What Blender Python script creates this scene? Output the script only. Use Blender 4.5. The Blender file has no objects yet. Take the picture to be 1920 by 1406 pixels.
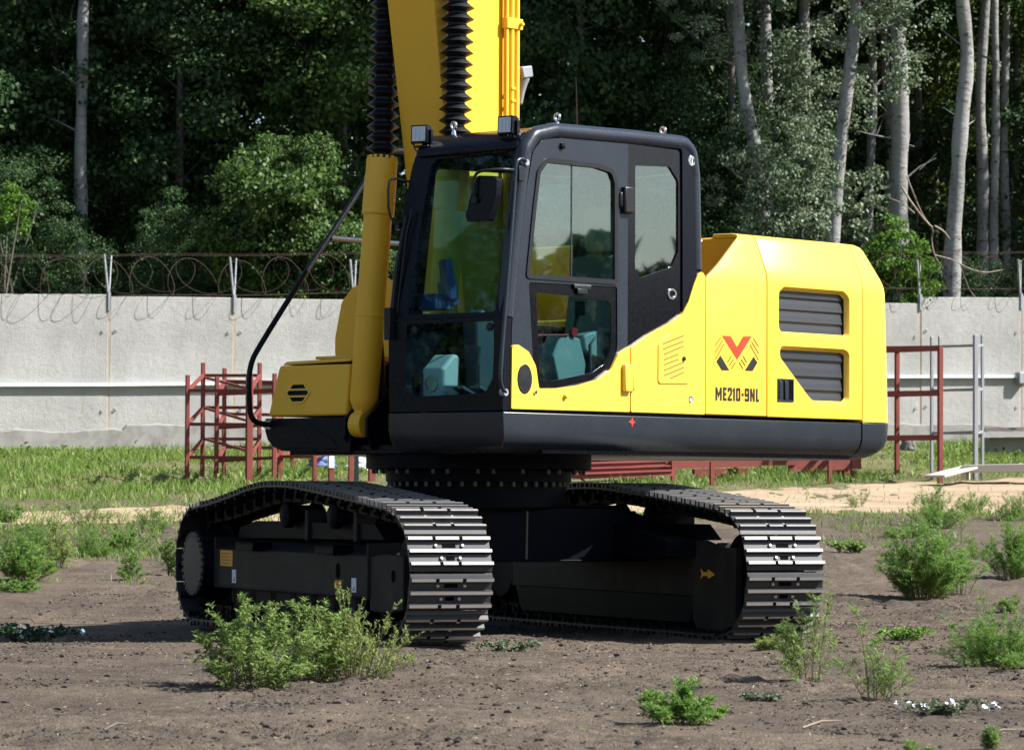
import bpy, bmesh, math, random
import numpy as np
from mathutils import Vector, Matrix, noise
from mathutils.geometry import tessellate_polygon

SC = bpy.context.scene
COL = SC.collection
R = math.radians
PI = math.pi

# ------------------------------------------------------------------ camera
DIST, CAMH = 23.63043, 0.85574
F_PX = 6787.672                     # focal length in pixels of a 1920 px wide picture
PITCH, ROLL, YAW = 0.03419, 0.00477, 0.0064267
cy_, sy_ = math.cos(YAW), math.sin(YAW)
right = Vector((cy_, -sy_, 0)); fw0 = Vector((sy_, cy_, 0)); up0 = Vector((0, 0, 1))
fwd = fw0 * math.cos(PITCH) + up0 * math.sin(PITCH)
up = -fw0 * math.sin(PITCH) + up0 * math.cos(PITCH)
cr, sr = math.cos(ROLL), math.sin(ROLL)
cx_ax = right * cr + up * sr
cy_ax = -right * sr + up * cr
CAM_O = Vector((0, -DIST, CAMH))
cam_d = bpy.data.cameras.new('camera')
cam = bpy.data.objects.new('camera', cam_d); COL.objects.link(cam)
M = Matrix.Identity(4)
for i in range(3):
    M[i][0] = cx_ax[i]; M[i][1] = cy_ax[i]; M[i][2] = -fwd[i]; M[i][3] = CAM_O[i]
cam.matrix_world = M
cam_d.sensor_width = 36.0
cam_d.lens = 36.0 * F_PX / 1920.0
cam_d.clip_start = 0.5; cam_d.clip_end = 2000
cam_d.dof.use_dof = True; cam_d.dof.focus_distance = 23.0; cam_d.dof.aperture_fstop = 11.0
SC.camera = cam

# ------------------------------------------------------------------ light
SUN_AZ, SUN_EL = R(82), R(44)       # azimuth from the camera side towards the picture's right
sun_dir = Vector((math.sin(SUN_AZ) * math.cos(SUN_EL), -math.cos(SUN_AZ) * math.cos(SUN_EL), math.sin(SUN_EL)))
world = bpy.data.worlds.new('World'); SC.world = world; world.use_nodes = True
wn = world.node_tree; wn.nodes.clear()
wo = wn.nodes.new('ShaderNodeOutputWorld'); bg = wn.nodes.new('ShaderNodeBackground'); sky = wn.nodes.new('ShaderNodeTexSky')
sky.sky_type = 'NISHITA'; sky.sun_disc = False
sky.sun_elevation = SUN_EL; sky.sun_rotation = math.atan2(sun_dir.x, sun_dir.y)
sky.air_density = 1.0; sky.dust_density = 1.0; sky.ozone_density = 1.0
bg.inputs['Strength'].default_value = 0.078
wn.links.new(sky.outputs[0], bg.inputs[0]); wn.links.new(bg.outputs[0], wo.inputs[0])
sl = bpy.data.lights.new('sun', 'SUN'); sl.energy = 5.0; sl.angle = R(0.5); sl.color = (1.0, 0.985, 0.95)
so = bpy.data.objects.new('sun', sl); COL.objects.link(so)
so.rotation_euler = (-sun_dir).to_track_quat('-Z', 'Y').to_euler()
SC.view_settings.view_transform = 'Standard'; SC.view_settings.look = 'None'
SC.view_settings.exposure = 1.28; SC.view_settings.gamma = 1.0
SC.cycles.max_bounces = 6; SC.cycles.transparent_max_bounces = 16
SC.cycles.diffuse_bounces = 3; SC.cycles.glossy_bounces = 3
SC.cycles.use_denoising = True

def at(px, py, depth):
    """World point seen at a pixel of the 1920 px photograph, that far along the view axis."""
    v = fwd + cx_ax * ((px - 960) / F_PX) + cy_ax * (-(py - 703) / F_PX)
    return CAM_O + v * depth

# ------------------------------------------------------------------ materials
def nodes(name):
    m = bpy.data.materials.new(name); m.use_nodes = True
    nt = m.node_tree
    return m, nt, nt.nodes['Principled BSDF']
def N(nt, t, **kw):
    n = nt.nodes.new(t)
    for k, v in kw.items():
        if k.startswith('i_'): n.inputs[k[2:]].default_value = v
        else: setattr(n, k, v)
    return n
def ramp(nt, stops):
    r = nt.nodes.new('ShaderNodeValToRGB')
    els = r.color_ramp.elements
    while len(els) < len(stops): els.new(0.5)
    for e, (p, c) in zip(els, stops):
        e.position = p; e.color = (c[0], c[1], c[2], 1)
    return r
def coords(nt): return N(nt, 'ShaderNodeTexCoord').outputs['Object']
def nz(nt, scale, detail=4, rough=.55, vec=None, sc3=None):
    n = N(nt, 'ShaderNodeTexNoise'); n.inputs['Scale'].default_value = scale
    n.inputs['Detail'].default_value = detail; n.inputs['Roughness'].default_value = rough
    v = vec if vec is not None else coords(nt)
    if sc3:
        mp = N(nt, 'ShaderNodeMapping'); mp.inputs['Scale'].default_value = sc3
        nt.links.new(v, mp.inputs['Vector']); v = mp.outputs[0]
    nt.links.new(v, n.inputs['Vector'])
    return n
def mixc(nt, fac, a, b, typ='MIX'):
    m = N(nt, 'ShaderNodeMix', data_type='RGBA', blend_type=typ)
    for s, v in ((0, fac), (6, a), (7, b)):
        if hasattr(v, 'links') or hasattr(v, 'is_linked'): nt.links.new(v, m.inputs[s])
        elif s == 0: m.inputs[0].default_value = v
        else: m.inputs[s].default_value = (v[0], v[1], v[2], 1)
    return m.outputs[2]
def bump(nt, h, strength, dist, p):
    b = N(nt, 'ShaderNodeBump'); b.inputs['Strength'].default_value = strength; b.inputs['Distance'].default_value = dist
    nt.links.new(h, b.inputs['Height']); nt.links.new(b.outputs[0], p.inputs['Normal'])

def paint(name, col, rough=.35, dirt=(.25, .2, .15), damt=.25, spec=.5, coat=0.0, metal=0.0):
    """Painted or plain surface with faint dust and uneven gloss."""
    m, nt, p = nodes(name)
    n1 = nz(nt, 3.0, 6, .65); n2 = nz(nt, 40.0, 3, .6)
    r = ramp(nt, [(.45, (0, 0, 0)), (.8, (1, 1, 1))]); nt.links.new(n1.outputs['Fac'], r.inputs[0])
    ml = N(nt, 'ShaderNodeMath', operation='MULTIPLY'); ml.inputs[1].default_value = damt
    nt.links.new(r.outputs[0], ml.inputs[0])
    c = mixc(nt, ml.outputs[0], col, dirt)
    nt.links.new(c, p.inputs['Base Color'])
    mr = N(nt, 'ShaderNodeMapRange'); mr.inputs['To Min'].default_value = max(.05, rough - .07); mr.inputs['To Max'].default_value = rough + .12
    nt.links.new(n2.outputs['Fac'], mr.inputs[0]); nt.links.new(mr.outputs[0], p.inputs['Roughness'])
    p.inputs['Specular IOR Level'].default_value = spec; p.inputs['Metallic'].default_value = metal
    if coat: p.inputs['Coat Weight'].default_value = coat; p.inputs['Coat Roughness'].default_value = .12
    return m
MT = {}
MT['yellow'] = paint('yellow_paint', (.78, .495, .046), .34, (.62, .40, .10), .22, .45, .15)
MT['yellow_b'] = paint('yellow_boom_and_shade_paint', (.80, .45, .028), .42, (.5, .3, .08), .18, .35)
MT['black'] = paint('black_satin', (.004, .0045, .0085), .24, (.011, .011, .013), .2, .17)
MT['grey'] = paint('charcoal_satin', (.015, .019, .027), .25, (.045, .047, .052), .2, .38)
MT['skirt'] = paint('charcoal_skirt', (.016, .021, .027), .27, (.042, .046, .048), .35, .38)
MT['gloss'] = paint('black_gloss', (.004, .004, .006), .12, (.009, .009, .010), .2, .28)
MT['under'] = paint('undercarriage_black', (.0035, .004, .0075), .50, (.015, .013, .011), .45, .07)
MT['rubber'] = paint('black_rubber', (.007, .007, .008), .40, (.02, .02, .02), .3, .35)
MT['steel'] = paint('worn_steel', (.036, .036, .038), .42, (.075, .062, .051), .6, .4, 0, .2)
MT['frame'] = paint('bounce_lit_frame', (.018, .0165, .015), .55, (.055, .046, .036), .75, .15)  # brown base stands in for light bounced off the ground onto the frame
MT['worn'] = paint('polished_bar', (.40, .385, .37), .36, (.26, .20, .15), .45, .5, 0, .5)
MT['void'] = paint('dark_opening', (.003, .003, .003), .9, (.006, .005, .005), .2, .05)
MT['chain'] = paint('dark_chain', (.007, .007, .007), .6, (.03, .025, .02), .45, .15, 0, .1)
MT['bolt'] = paint('bolt_metal', (.5, .49, .47), .35, (.25, .2, .16), .3, .5, 0, .7)
MT['chrome'] = paint('chrome', (.75, .75, .76), .12, (.5, .5, .5), .1, .5, 0, 1.0)
MT['galv'] = paint('galvanised', (.27, .28, .30), .5, (.17, .16, .15), .45, .4, 0, .25)
MT['red'] = paint('red_primer', (.20, .046, .036), .68, (.085, .036, .026), .85, .25)
MT['redorange'] = paint('emblem_red', (.50, .034, .008), .4, (.7, .1, .03), .1)
MT['emb_black'] = paint('emblem_black', (.008, .008, .008), .4, (.02, .02, .016), .2)
MT['stripe'] = paint('emblem_stripe', (.30, .10, .012), .45, (.4, .2, .05), .1)
MT['sticker'] = paint('orange_sticker', (.72, .33, .02), .5, (.5, .25, .05), .2)
MT['white'] = paint('white_sticker', (.72, .74, .76), .5, (.5, .5, .5), .2)
MT['seat'] = paint('seat_fabric', (.38, .38, .33), .85, (.12, .11, .09), .4, .2)
MT['plastic'] = paint('grey_plastic', (.36, .39, .38), .5, (.28, .29, .28), .3, .4)
MT['dplastic'] = paint('dark_plastic', (.04, .05, .065), .45, (.07, .07, .07), .3, .4)
MT['blueplastic'] = paint('blue_film', (.025, .055, .15), .35, (.05, .08, .15), .3, .5)
MT['lens'] = paint('lamp_lens', (.40, .41, .42), .15, (.35, .35, .36), .4, .6, 0, .3)
MT['wood'] = paint('raw_board', (.46, .425, .375), .75, (.3, .25, .19), .5, .25)
MT['wire'] = paint('rusty_wire', (.062, .040, .030), .8, (.035, .025, .02), .6, .25)
MT['pipe'] = paint('pale_blue_pipe', (.56, .60, .64), .45, (.35, .35, .34), .4, .4)
MT['whitecap'] = paint('white_paint', (.78, .78, .76), .5, (.6, .58, .54), .3)
MT['stone'] = paint('grey_stone', (.16, .15, .14), .85, (.07, .065, .06), .6, .2)

def glass(name, tint, refl):
    m, nt, p = nodes(name)
    nt.nodes.remove(p)
    out = nt.nodes['Material Output']
    tr = N(nt, 'ShaderNodeBsdfTransparent'); tr.inputs[0].default_value = (*tint, 1)
    gl = N(nt, 'ShaderNodeBsdfGlossy'); gl.inputs['Roughness'].default_value = .015
    lw = N(nt, 'ShaderNodeLayerWeight'); lw.inputs['Blend'].default_value = .5
    pw = N(nt, 'ShaderNodeMath', operation='POWER'); pw.inputs[1].default_value = 4.0; nt.links.new(lw.outputs['Facing'], pw.inputs[0])
    fr = N(nt, 'ShaderNodeMath', operation='MULTIPLY_ADD'); fr.inputs[1].default_value = 1 - refl; fr.inputs[2].default_value = refl; nt.links.new(pw.outputs[0], fr.inputs[0])
    mx = N(nt, 'ShaderNodeMixShader')
    nt.links.new(fr.outputs[0], mx.inputs[0]); nt.links.new(tr.outputs[0], mx.inputs[1]); nt.links.new(gl.outputs[0], mx.inputs[2])
    # thin dusty film
    n = nz(nt, 5, 6, .7); r = ramp(nt, [(.5, (0, 0, 0)), (.9, (.05, .05, .05))]); nt.links.new(n.outputs['Fac'], r.inputs[0])
    df = N(nt, 'ShaderNodeBsdfDiffuse'); df.inputs[0].default_value = (.5, .5, .46, 1)
    m2 = N(nt, 'ShaderNodeMixShader')
    nt.links.new(r.outputs[0], m2.inputs[0]); nt.links.new(mx.outputs[0], m2.inputs[1]); nt.links.new(df.outputs[0], m2.inputs[2])
    nt.links.new(m2.outputs[0], out.inputs[0])
    return m
MT['glass_f'] = glass('tinted_glass', (.74, .89, .91), .02)
MT['glass_s'] = glass('side_glass', (.62, .79, .80), .135)

def louvre_mat():
    m, nt, p = nodes('perforated_mesh')
    v = N(nt, 'ShaderNodeTexVoronoi'); v.inputs['Scale'].default_value = 130; v.inputs['Randomness'].default_value = 0.0
    nt.links.new(coords(nt), v.inputs['Vector'])
    r = ramp(nt, [(.25, (.005, .005, .006)), (.55, (.020, .0215, .025))]); nt.links.new(v.outputs['Distance'], r.inputs[0])
    nt.links.new(r.outputs[0], p.inputs['Base Color']); p.inputs['Roughness'].default_value = .45
    return m
MT['louvre'] = louvre_mat()

def leaf_mat(name, stops, transl=.35, rough=.5, spec=.25):
    m, nt, p = nodes(name)
    g = N(nt, 'ShaderNodeNewGeometry')
    oi = N(nt, 'ShaderNodeObjectInfo')
    n = nz(nt, .9, 2, .5)
    add = N(nt, 'ShaderNodeMath', operation='MULTIPLY_ADD'); add.inputs[1].default_value = .62
    nt.links.new(g.outputs['Random Per Island'], add.inputs[0])
    mm = N(nt, 'ShaderNodeMath', operation='MULTIPLY'); mm.inputs[1].default_value = .38
    nt.links.new(n.outputs['Fac'], mm.inputs[0]); nt.links.new(mm.outputs[0], add.inputs[2])
    r = ramp(nt, stops); nt.links.new(add.outputs[0], r.inputs[0])
    nt.links.new(r.outputs[0], p.inputs['Base Color'])
    p.inputs['Roughness'].default_value = rough; p.inputs['Specular IOR Level'].default_value = spec
    t = N(nt, 'ShaderNodeBsdfTranslucent')
    lt = mixc(nt, .55, r.outputs[0], (.16, .20, .02), 'ADD')
    nt.links.new(r.outputs[0], t.inputs[0])
    mx = N(nt, 'ShaderNodeMixShader'); mx.inputs[0].default_value = transl
    out = nt.nodes['Material Output']
    nt.links.new(p.outputs[0], mx.inputs[1]); nt.links.new(t.outputs[0], mx.inputs[2]); nt.links.new(mx.outputs[0], out.inputs[0])
    return m
MT['leaf'] = leaf_mat('tree_leaf', [(.1, (.028, .062, .018)), (.5, (.062, .120, .028)), (.9, (.135, .20, .045))])
MT['leaf_d'] = leaf_mat('dark_leaf', [(.1, (.020, .050, .020)), (.5, (.042, .092, .032)), (.95, (.105, .150, .045))])
MT['leaf_y'] = leaf_mat('yellowish_leaf', [(.1, (.040, .070, .014)), (.5, (.085, .125, .020)), (.9, (.15, .17, .030))])
MT['leaf_s'] = leaf_mat('silver_leaf', [(.1, (.055, .090, .045)), (.5, (.12, .17, .09)), (.9, (.34, .39, .26))], .3)
MT['leaf_b'] = leaf_mat('bright_leaf', [(.1, (.05, .11, .015)), (.5, (.09, .19, .022)), (.9, (.16, .27, .04))], .45)
MT['weed'] = leaf_mat('weed_leaf', [(.1, (.075, .13, .034)), (.5, (.185, .275, .072)), (.9, (.32, .40, .125))], .5)
MT['weed_y'] = leaf_mat('pale_weed_leaf', [(.1, (.13, .17, .05)), (.5, (.26, .325, .095)), (.9, (.41, .46, .17))], .5)
MT['weed_b'] = leaf_mat('lush_weed_leaf', [(.1, (.07, .145, .03)), (.5, (.15, .275, .055)), (.9, (.27, .40, .09))], .5)
MT['weed_g'] = leaf_mat('grey_weed_leaf', [(.1, (.09, .115, .07)), (.5, (.15, .18, .11)), (.9, (.24, .27, .18))], .3)
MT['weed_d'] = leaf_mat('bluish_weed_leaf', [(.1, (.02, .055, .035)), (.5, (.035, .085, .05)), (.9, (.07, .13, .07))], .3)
MT['grass'] = leaf_mat('grass_blade', [(.1, (.065, .125, .022)), (.42, (.125, .215, .036)), (.68, (.20, .285, .055)), (.86, (.31, .30, .11)), (.98, (.40, .33, .20))], .35)
MT['stem'] = paint('weed_stem', (.13, .13, .055), .7, (.16, .10, .05), .5, .2)
MT['petal'] = paint('white_petal', (.85, .85, .86), .6, (.7, .7, .75), .2, .2)
MT['twig'] = paint('dry_twig', (.30, .24, .18), .85, (.12, .09, .07), .6, .15)

def bark_mat(name, a, b, c):
    m, nt, p = nodes(name)
    n1 = nz(nt, 2.2, 6, .7, None, (1, 1, .35)); n2 = nz(nt, 5, 5, .65, None, (1, 1, 2.2))
    r = ramp(nt, [(.3, b), (.55, a), (.8, a)]); nt.links.new(n1.outputs['Fac'], r.inputs[0])
    r2 = ramp(nt, [(.56, (0, 0, 0)), (.68, (1, 1, 1))]); nt.links.new(n2.outputs['Fac'], r2.inputs[0])
    nt.links.new(mixc(nt, r2.outputs[0], r.outputs[0], c), p.inputs['Base Color'])
    p.inputs['Roughness'].default_value = .85; p.inputs['Specular IOR Level'].default_value = .2
    bump(nt, n2.outputs['Fac'], .6, .05, p)
    return m
MT['bark'] = bark_mat('poplar_bark', (.265, .26, .245), (.10, .097, .09), (.04, .036, .033))
MT['bark_d'] = bark_mat('dark_bark', (.13, .115, .10), (.07, .06, .055), (.03, .028, .025))
MT['dead'] = bark_mat('dead_wood', (.33, .27, .21), (.22, .17, .13), (.14, .11, .09))

def concrete_mat():
    m, nt, p = nodes('weathered_concrete')
    v = coords(nt)
    n1 = nz(nt, .7, 6, .65); n2 = nz(nt, 9, 6, .7); n3 = nz(nt, 3, 6, .7, None, (1.5, 1.5, .25)); n4 = nz(nt, 60, 3, .6)
    r1 = ramp(nt, [(.25, (.24, .236, .224)), (.5, (.338, .328, .308)), (.75, (.42, .41, .39))]); nt.links.new(n1.outputs['Fac'], r1.inputs[0])
    r3 = ramp(nt, [(.56, (0, 0, 0)), (.8, (.55, .55, .55))]); nt.links.new(n3.outputs['Fac'], r3.inputs[0])
    c = mixc(nt, r3.outputs[0], r1.outputs[0], (.29, .275, .245))
    n5 = nz(nt, 2.6, 7, .75, None, (4.0, 1, .10)); r5 = ramp(nt, [(.54, (0, 0, 0)), (.72, (.75, .75, .75))]); nt.links.new(n5.outputs['Fac'], r5.inputs[0])
    c = mixc(nt, r5.outputs[0], c, (.30, .285, .25))
    r2 = ramp(nt, [(.28, (1, 1, 1)), (.38, (0, 0, 0))]); nt.links.new(n2.outputs['Fac'], r2.inputs[0])
    ml = N(nt, 'ShaderNodeMath', operation='MULTIPLY'); ml.inputs[1].default_value = .55; nt.links.new(r2.outputs[0], ml.inputs[0])
    c = mixc(nt, ml.outputs[0], c, (.24, .235, .22))
    # damp dirty foot of the wall (object z = height above the panel's foot)
    sp = N(nt, 'ShaderNodeSeparateXYZ'); nt.links.new(v, sp.inputs[0])
    ad = N(nt, 'ShaderNodeMath', operation='MULTIPLY_ADD'); ad.inputs[1].default_value = .55; nt.links.new(n2.outputs['Fac'], ad.inputs[0]); nt.links.new(sp.outputs['Z'], ad.inputs[2])
    rz = ramp(nt, [(.46, (.75, .75, .75)), (.66, (0, 0, 0))]); nt.links.new(ad.outputs[0], rz.inputs[0])
    c = mixc(nt, rz.outputs[0], c, (.30, .28, .25))
    nt.links.new(c, p.inputs['Base Color']); p.inputs['Roughness'].default_value = .9; p.inputs['Specular IOR Level'].default_value = .2
    s = N(nt, 'ShaderNodeMath', operation='ADD'); nt.links.new(n2.outputs['Fac'], s.inputs[0]); nt.links.new(n4.outputs['Fac'], s.inputs[1])
    bump(nt, s.outputs[0], .55, .03, p)
    return m
MT['concrete'] = concrete_mat()
MT['joint'] = paint('rust_stained_joint', (.34, .28, .20), .9, (.20, .13, .08), .7, .15)

def dirt_mat():
    m, nt, p = nodes('bare_soil')
    v = coords(nt)
    big = nz(nt, .35, 5, .6, v); mid = nz(nt, 2.2, 7, .68, v); fine = nz(nt, 22, 6, .72, v); grit = nz(nt, 90, 3, .7, v)
    r = ramp(nt, [(.30, (.027, .021, .016)), (.43, (.094, .075, .059)), (.57, (.150, .121, .095)), (.74, (.29, .24, .19))])
    s = N(nt, 'ShaderNodeMath', operation='MULTIPLY_ADD'); s.inputs[1].default_value = .55
    nt.links.new(fine.outputs['Fac'], s.inputs[0])
    h = N(nt, 'ShaderNodeMath', operation='MULTIPLY'); h.inputs[1].default_value = .45; nt.links.new(mid.outputs['Fac'], h.inputs[0]); nt.links.new(h.outputs[0], s.inputs[2])
    nt.links.new(s.outputs[0], r.inputs[0])
    rb = ramp(nt, [(.35, (.80, .78, .77)), (.65, (1.15, 1.10, 1.04))]); nt.links.new(big.outputs['Fac'], rb.inputs[0])
    c = mixc(nt, 1.0, r.outputs[0], rb.outputs[0], 'MULTIPLY')
    # straw and pale chips lying on the soil
    vo = N(nt, 'ShaderNodeTexVoronoi'); vo.inputs['Scale'].default_value = 26; nt.links.new(v, vo.inputs['Vector'])
    rv = ramp(nt, [(.05, (1, 1, 1)), (.10, (0, 0, 0))]); nt.links.new(vo.outputs['Distance'], rv.inputs[0])
    gm = N(nt, 'ShaderNodeMath', operation='GREATER_THAN'); gm.inputs[1].default_value = .55; nt.links.new(mid.outputs['Fac'], gm.inputs[0])
    mm = N(nt, 'ShaderNodeMath', operation='MULTIPLY'); nt.links.new(rv.outputs[0], mm.inputs[0]); nt.links.new(gm.outputs[0], mm.inputs[1])
    c = mixc(nt, mm.outputs[0], c, (.30, .25, .19))
    # further back the soil is paler and drier, and green with low growth beyond the path
    sp = N(nt, 'ShaderNodeSeparateXYZ'); nt.links.new(v, sp.inputs[0])
    mr = N(nt, 'ShaderNodeMapRange'); mr.inputs['From Min'].default_value = 19; mr.inputs['From Max'].default_value = 31
    wob = N(nt, 'ShaderNodeMath', operation='MULTIPLY_ADD'); wob.inputs[1].default_value = 9.0; nt.links.new(big.outputs['Fac'], wob.inputs[0]); nt.links.new(sp.outputs['Y'], wob.inputs[2])
    nt.links.new(wob.outputs[0], mr.inputs[0])
    gr = ramp(nt, [(.35, (.16, .125, .085)), (.52, (.17, .16, .075)), (.70, (.12, .145, .05))]); nt.links.new(fine.outputs['Fac'], gr.inputs[0])
    c = mixc(nt, mr.outputs[0], c, gr.outputs[0])
    nt.links.new(c, p.inputs['Base Color']); p.inputs['Roughness'].default_value = .95; p.inputs['Specular IOR Level'].default_value = .12
    s2 = N(nt, 'ShaderNodeMath', operation='ADD'); nt.links.new(fine.outputs['Fac'], s2.inputs[0]); nt.links.new(grit.outputs['Fac'], s2.inputs[1])
    bump(nt, s2.outputs[0], .9, .025, p)
    return m
MT['dirt'] = dirt_mat()
def sand_mat():
    m, nt, p = nodes('sandy_track')
    n1 = nz(nt, 1.2, 6, .65, None, (.35, 1, 1)); n2 = nz(nt, 18, 5, .7)
    r = ramp(nt, [(.3, (.27, .19, .115)), (.55, (.38, .285, .19)), (.8, (.46, .36, .26))]); nt.links.new(n1.outputs['Fac'], r.inputs[0])
    r2 = ramp(nt, [(.3, (.7, .7, .7)), (.7, (1.1, 1.1, 1.1))]); nt.links.new(n2.outputs['Fac'], r2.inputs[0])
    nt.links.new(mixc(nt, 1, r.outputs[0], r2.outputs[0], 'MULTIPLY'), p.inputs['Base Color'])
    p.inputs['Roughness'].default_value = .95; p.inputs['Specular IOR Level'].default_value = .1
    bump(nt, n2.outputs['Fac'], .6, .03, p)
    return m
MT['sand'] = sand_mat()
MT['clod'] = paint('soil_clod', (.060, .049, .041), .95, (.10, .08, .065), .6, .1)
MT['straw'] = paint('straw_bits', (.34, .28, .20), .85, (.17, .13, .09), .6, .15)

# ------------------------------------------------------------------ mesh helpers
class MB:
    def __init__(s): s.v = []; s.f = []; s.m = []
    def add(s, vs, fs, mi=0):
        o = len(s.v); s.v += [tuple(q) for q in vs]; s.f += [tuple(i + o for i in f) for f in fs]; s.m += [mi] * len(fs)
        return s
    def box(s, c, d, rot=None, mi=0):
        vs = []
        for x in (-.5, .5):
            for y in (-.5, .5):
                for z in (-.5, .5):
                    q = Vector((x * d[0], y * d[1], z * d[2]))
                    if rot is not None: q = rot @ q
                    vs.append(q + Vector(c))
        return s.add(vs, [(0, 1, 3, 2), (4, 6, 7, 5), (0, 4, 5, 1), (2, 3, 7, 6), (0, 2, 6, 4), (1, 5, 7, 3)], mi)
    def span(s, a, b, mi=0):
        return s.box([(a[i] + b[i]) / 2 for i in range(3)], [abs(b[i] - a[i]) for i in range(3)], None, mi)
    def prism(s, poly, ax, a0, a1, mi=0):
        n = len(poly)
        g = {'x': lambda u, v, a: (a, u, v), 'y': lambda u, v, a: (u, a, v), 'z': lambda u, v, a: (u, v, a)}[ax]
        vs = [g(u, v, a0) for u, v in poly] + [g(u, v, a1) for u, v in poly]
        fs = [tuple(range(n)), tuple(range(2 * n - 1, n - 1, -1))] + [(i, (i + 1) % n, n + (i + 1) % n, n + i) for i in range(n)]
        return s.add(vs, fs, mi)
    def slab(s, loops, g0, g1, mi=0):
        """Plate with openings: loops[0] is the outline, the rest are holes; g0/g1 place the two faces."""
        tris = tessellate_polygon([[Vector((u, v, 0)) for u, v in l] for l in loops])
        flat = [q for l in loops for q in l]; n = len(flat)
        vs = [g0(u, v) for u, v in flat] + [g1(u, v) for u, v in flat]
        fs = [tuple(t) for t in tris] + [(t[2] + n, t[1] + n, t[0] + n) for t in tris]
        o = 0
        for l in loops:
            k = len(l)
            fs += [(o + i, o + (i + 1) % k, n + o + (i + 1) % k, n + o + i) for i in range(k)]
            o += k
        return s.add(vs, fs, mi)
    def tube(s, path, r, n=8, mi=0, cap=True):
        P = [Vector(q) for q in path]; k = len(P)
        rs = r if isinstance(r, (list, tuple)) else [r] * k
        t0 = (P[1] - P[0]).normalized()
        ref = Vector((0, 0, 1)) if abs(t0.z) < .9 else Vector((1, 0, 0))
        nrm = t0.cross(ref).normalized(); vs = []
        for i, q in enumerate(P):
            t = (P[min(i + 1, k - 1)] - P[max(i - 1, 0)]).normalized()
            nrm = (nrm - t * nrm.dot(t)).normalized(); b = t.cross(nrm)
            for j in range(n):
                a = 2 * PI * j / n
                vs.append(q + (nrm * math.cos(a) + b * math.sin(a)) * rs[i])
        fs = [(i * n + j, i * n + (j + 1) % n, (i + 1) * n + (j + 1) % n, (i + 1) * n + j) for i in range(k - 1) for j in range(n)]
        if cap: fs += [tuple(range(n - 1, -1, -1)), tuple((k - 1) * n + j for j in range(n))]
        return s.add(vs, fs, mi)
    def lathe(s, prof, o, axis, n=24, mi=0):
        ax = Vector(axis).normalized(); ref = Vector((0, 0, 1)) if abs(ax.z) < .9 else Vector((1, 0, 0))
        e1 = ax.cross(ref).normalized(); e2 = ax.cross(e1); o = Vector(o); k = len(prof)
        vs = [o + ax * h + (e1 * math.cos(2 * PI * j / n) + e2 * math.sin(2 * PI * j / n)) * r for r, h in prof for j in range(n)]
        fs = [(i * n + j, i * n + (j + 1) % n, (i + 1) * n + (j + 1) % n, (i + 1) * n + j) for i in range(k - 1) for j in range(n)]
        fs += [tuple(range(n - 1, -1, -1)), tuple((k - 1) * n + j for j in range(n))]
        return s.add(vs, fs, mi)
    def mesh(s, name, mats, smooth=30):
        me = bpy.data.meshes.new(name); me.from_pydata(s.v, [], s.f)
        for m in (mats if isinstance(mats, (list, tuple)) else [mats]): me.materials.append(MT[m] if isinstance(m, str) else m)
        me.polygons.foreach_set('material_index', s.m)
        b = bmesh.new(); b.from_mesh(me); bmesh.ops.recalc_face_normals(b, faces=b.faces); b.to_mesh(me); b.free()
        if smooth:
            me.polygons.foreach_set('use_smooth', [True] * len(me.polygons)); me.set_sharp_from_angle(angle=R(smooth))
        me.update()
        return me
def link(name, data, parent=None, loc=None, rz=None):
    o = bpy.data.objects.new(name, data); COL.objects.link(o)
    if parent is not None: o.parent = parent
    if loc is not None: o.location = loc
    if rz is not None: o.rotation_euler = (0, 0, rz)
    return o
def tag(o, label=None, cat=None, group=None, kind=None):
    if label: o['label'] = label
    if cat: o['category'] = cat
    if group: o['group'] = group
    if kind: o['kind'] = kind
    return o
def thing(name, label, cat, loc=(0, 0, 0), rz=0, group=None):
    return tag(link(name, None, None, loc, rz), label, cat, group)
def bev(o, w, seg=2, ang=35):
    m = o.modifiers.new('edge', 'BEVEL'); m.width = w; m.segments = seg; m.limit_method = 'ANGLE'; m.angle_limit = R(ang)
    m.harden_normals = False
    return o
def fillet(poly, r, n=4):
    """Round the corners of a 2D outline; r is one radius or one per corner."""
    k = len(poly); rs = r if isinstance(r, (list, tuple)) else [r] * k; out = []
    for i in range(k):
        p = Vector(poly[i]); a = Vector(poly[i - 1]) - p; b = Vector(poly[(i + 1) % k]) - p
        if rs[i] <= 0: out.append(tuple(p)); continue
        la, lb = a.length, b.length; a.normalize(); b.normalize()
        ang = a.angle(b); d = min(rs[i] / max(math.tan(ang / 2), 1e-3), la * .48, lb * .48)
        p0 = p + a * d; p1 = p + b * d
        for j in range(n + 1):
            t = j / n; out.append(tuple(p0 * (1 - t) ** 2 + p * 2 * t * (1 - t) + p1 * t * t))
    return out
def arc(cx, cz, r, a0, a1, n):
    return [(cx + r * math.cos(a0 + (a1 - a0) * i / n), cz + r * math.sin(a0 + (a1 - a0) * i / n)) for i in range(n + 1)]

# ================================================================== EXCAVATOR
AS = -PI / 2 - .72831        # heading of the upper structure
AU = -PI / 2 + .39381        # heading of the undercarriage
exc = thing('excavator', 'large yellow and black crawler excavator with its boom raised out of view', 'excavator')
def up_(name, mb, mats, bw=.006, smooth=35, parent=None, seg=2):
    o = link(name, mb.mesh(name, mats, smooth), parent or exc, None, AS if parent is None else None)
    if bw: bev(o, bw, seg)
    return o
def un_(name, mb, mats, bw=.006, smooth=35, parent=None):
    o = link(name, mb.mesh(name, mats, smooth), parent or exc, None, AU if parent is None else None)
    if bw: bev(o, bw)
    return o
def YS(y): return lambda u, v: (u, y, v)
YF = 1.228

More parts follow.
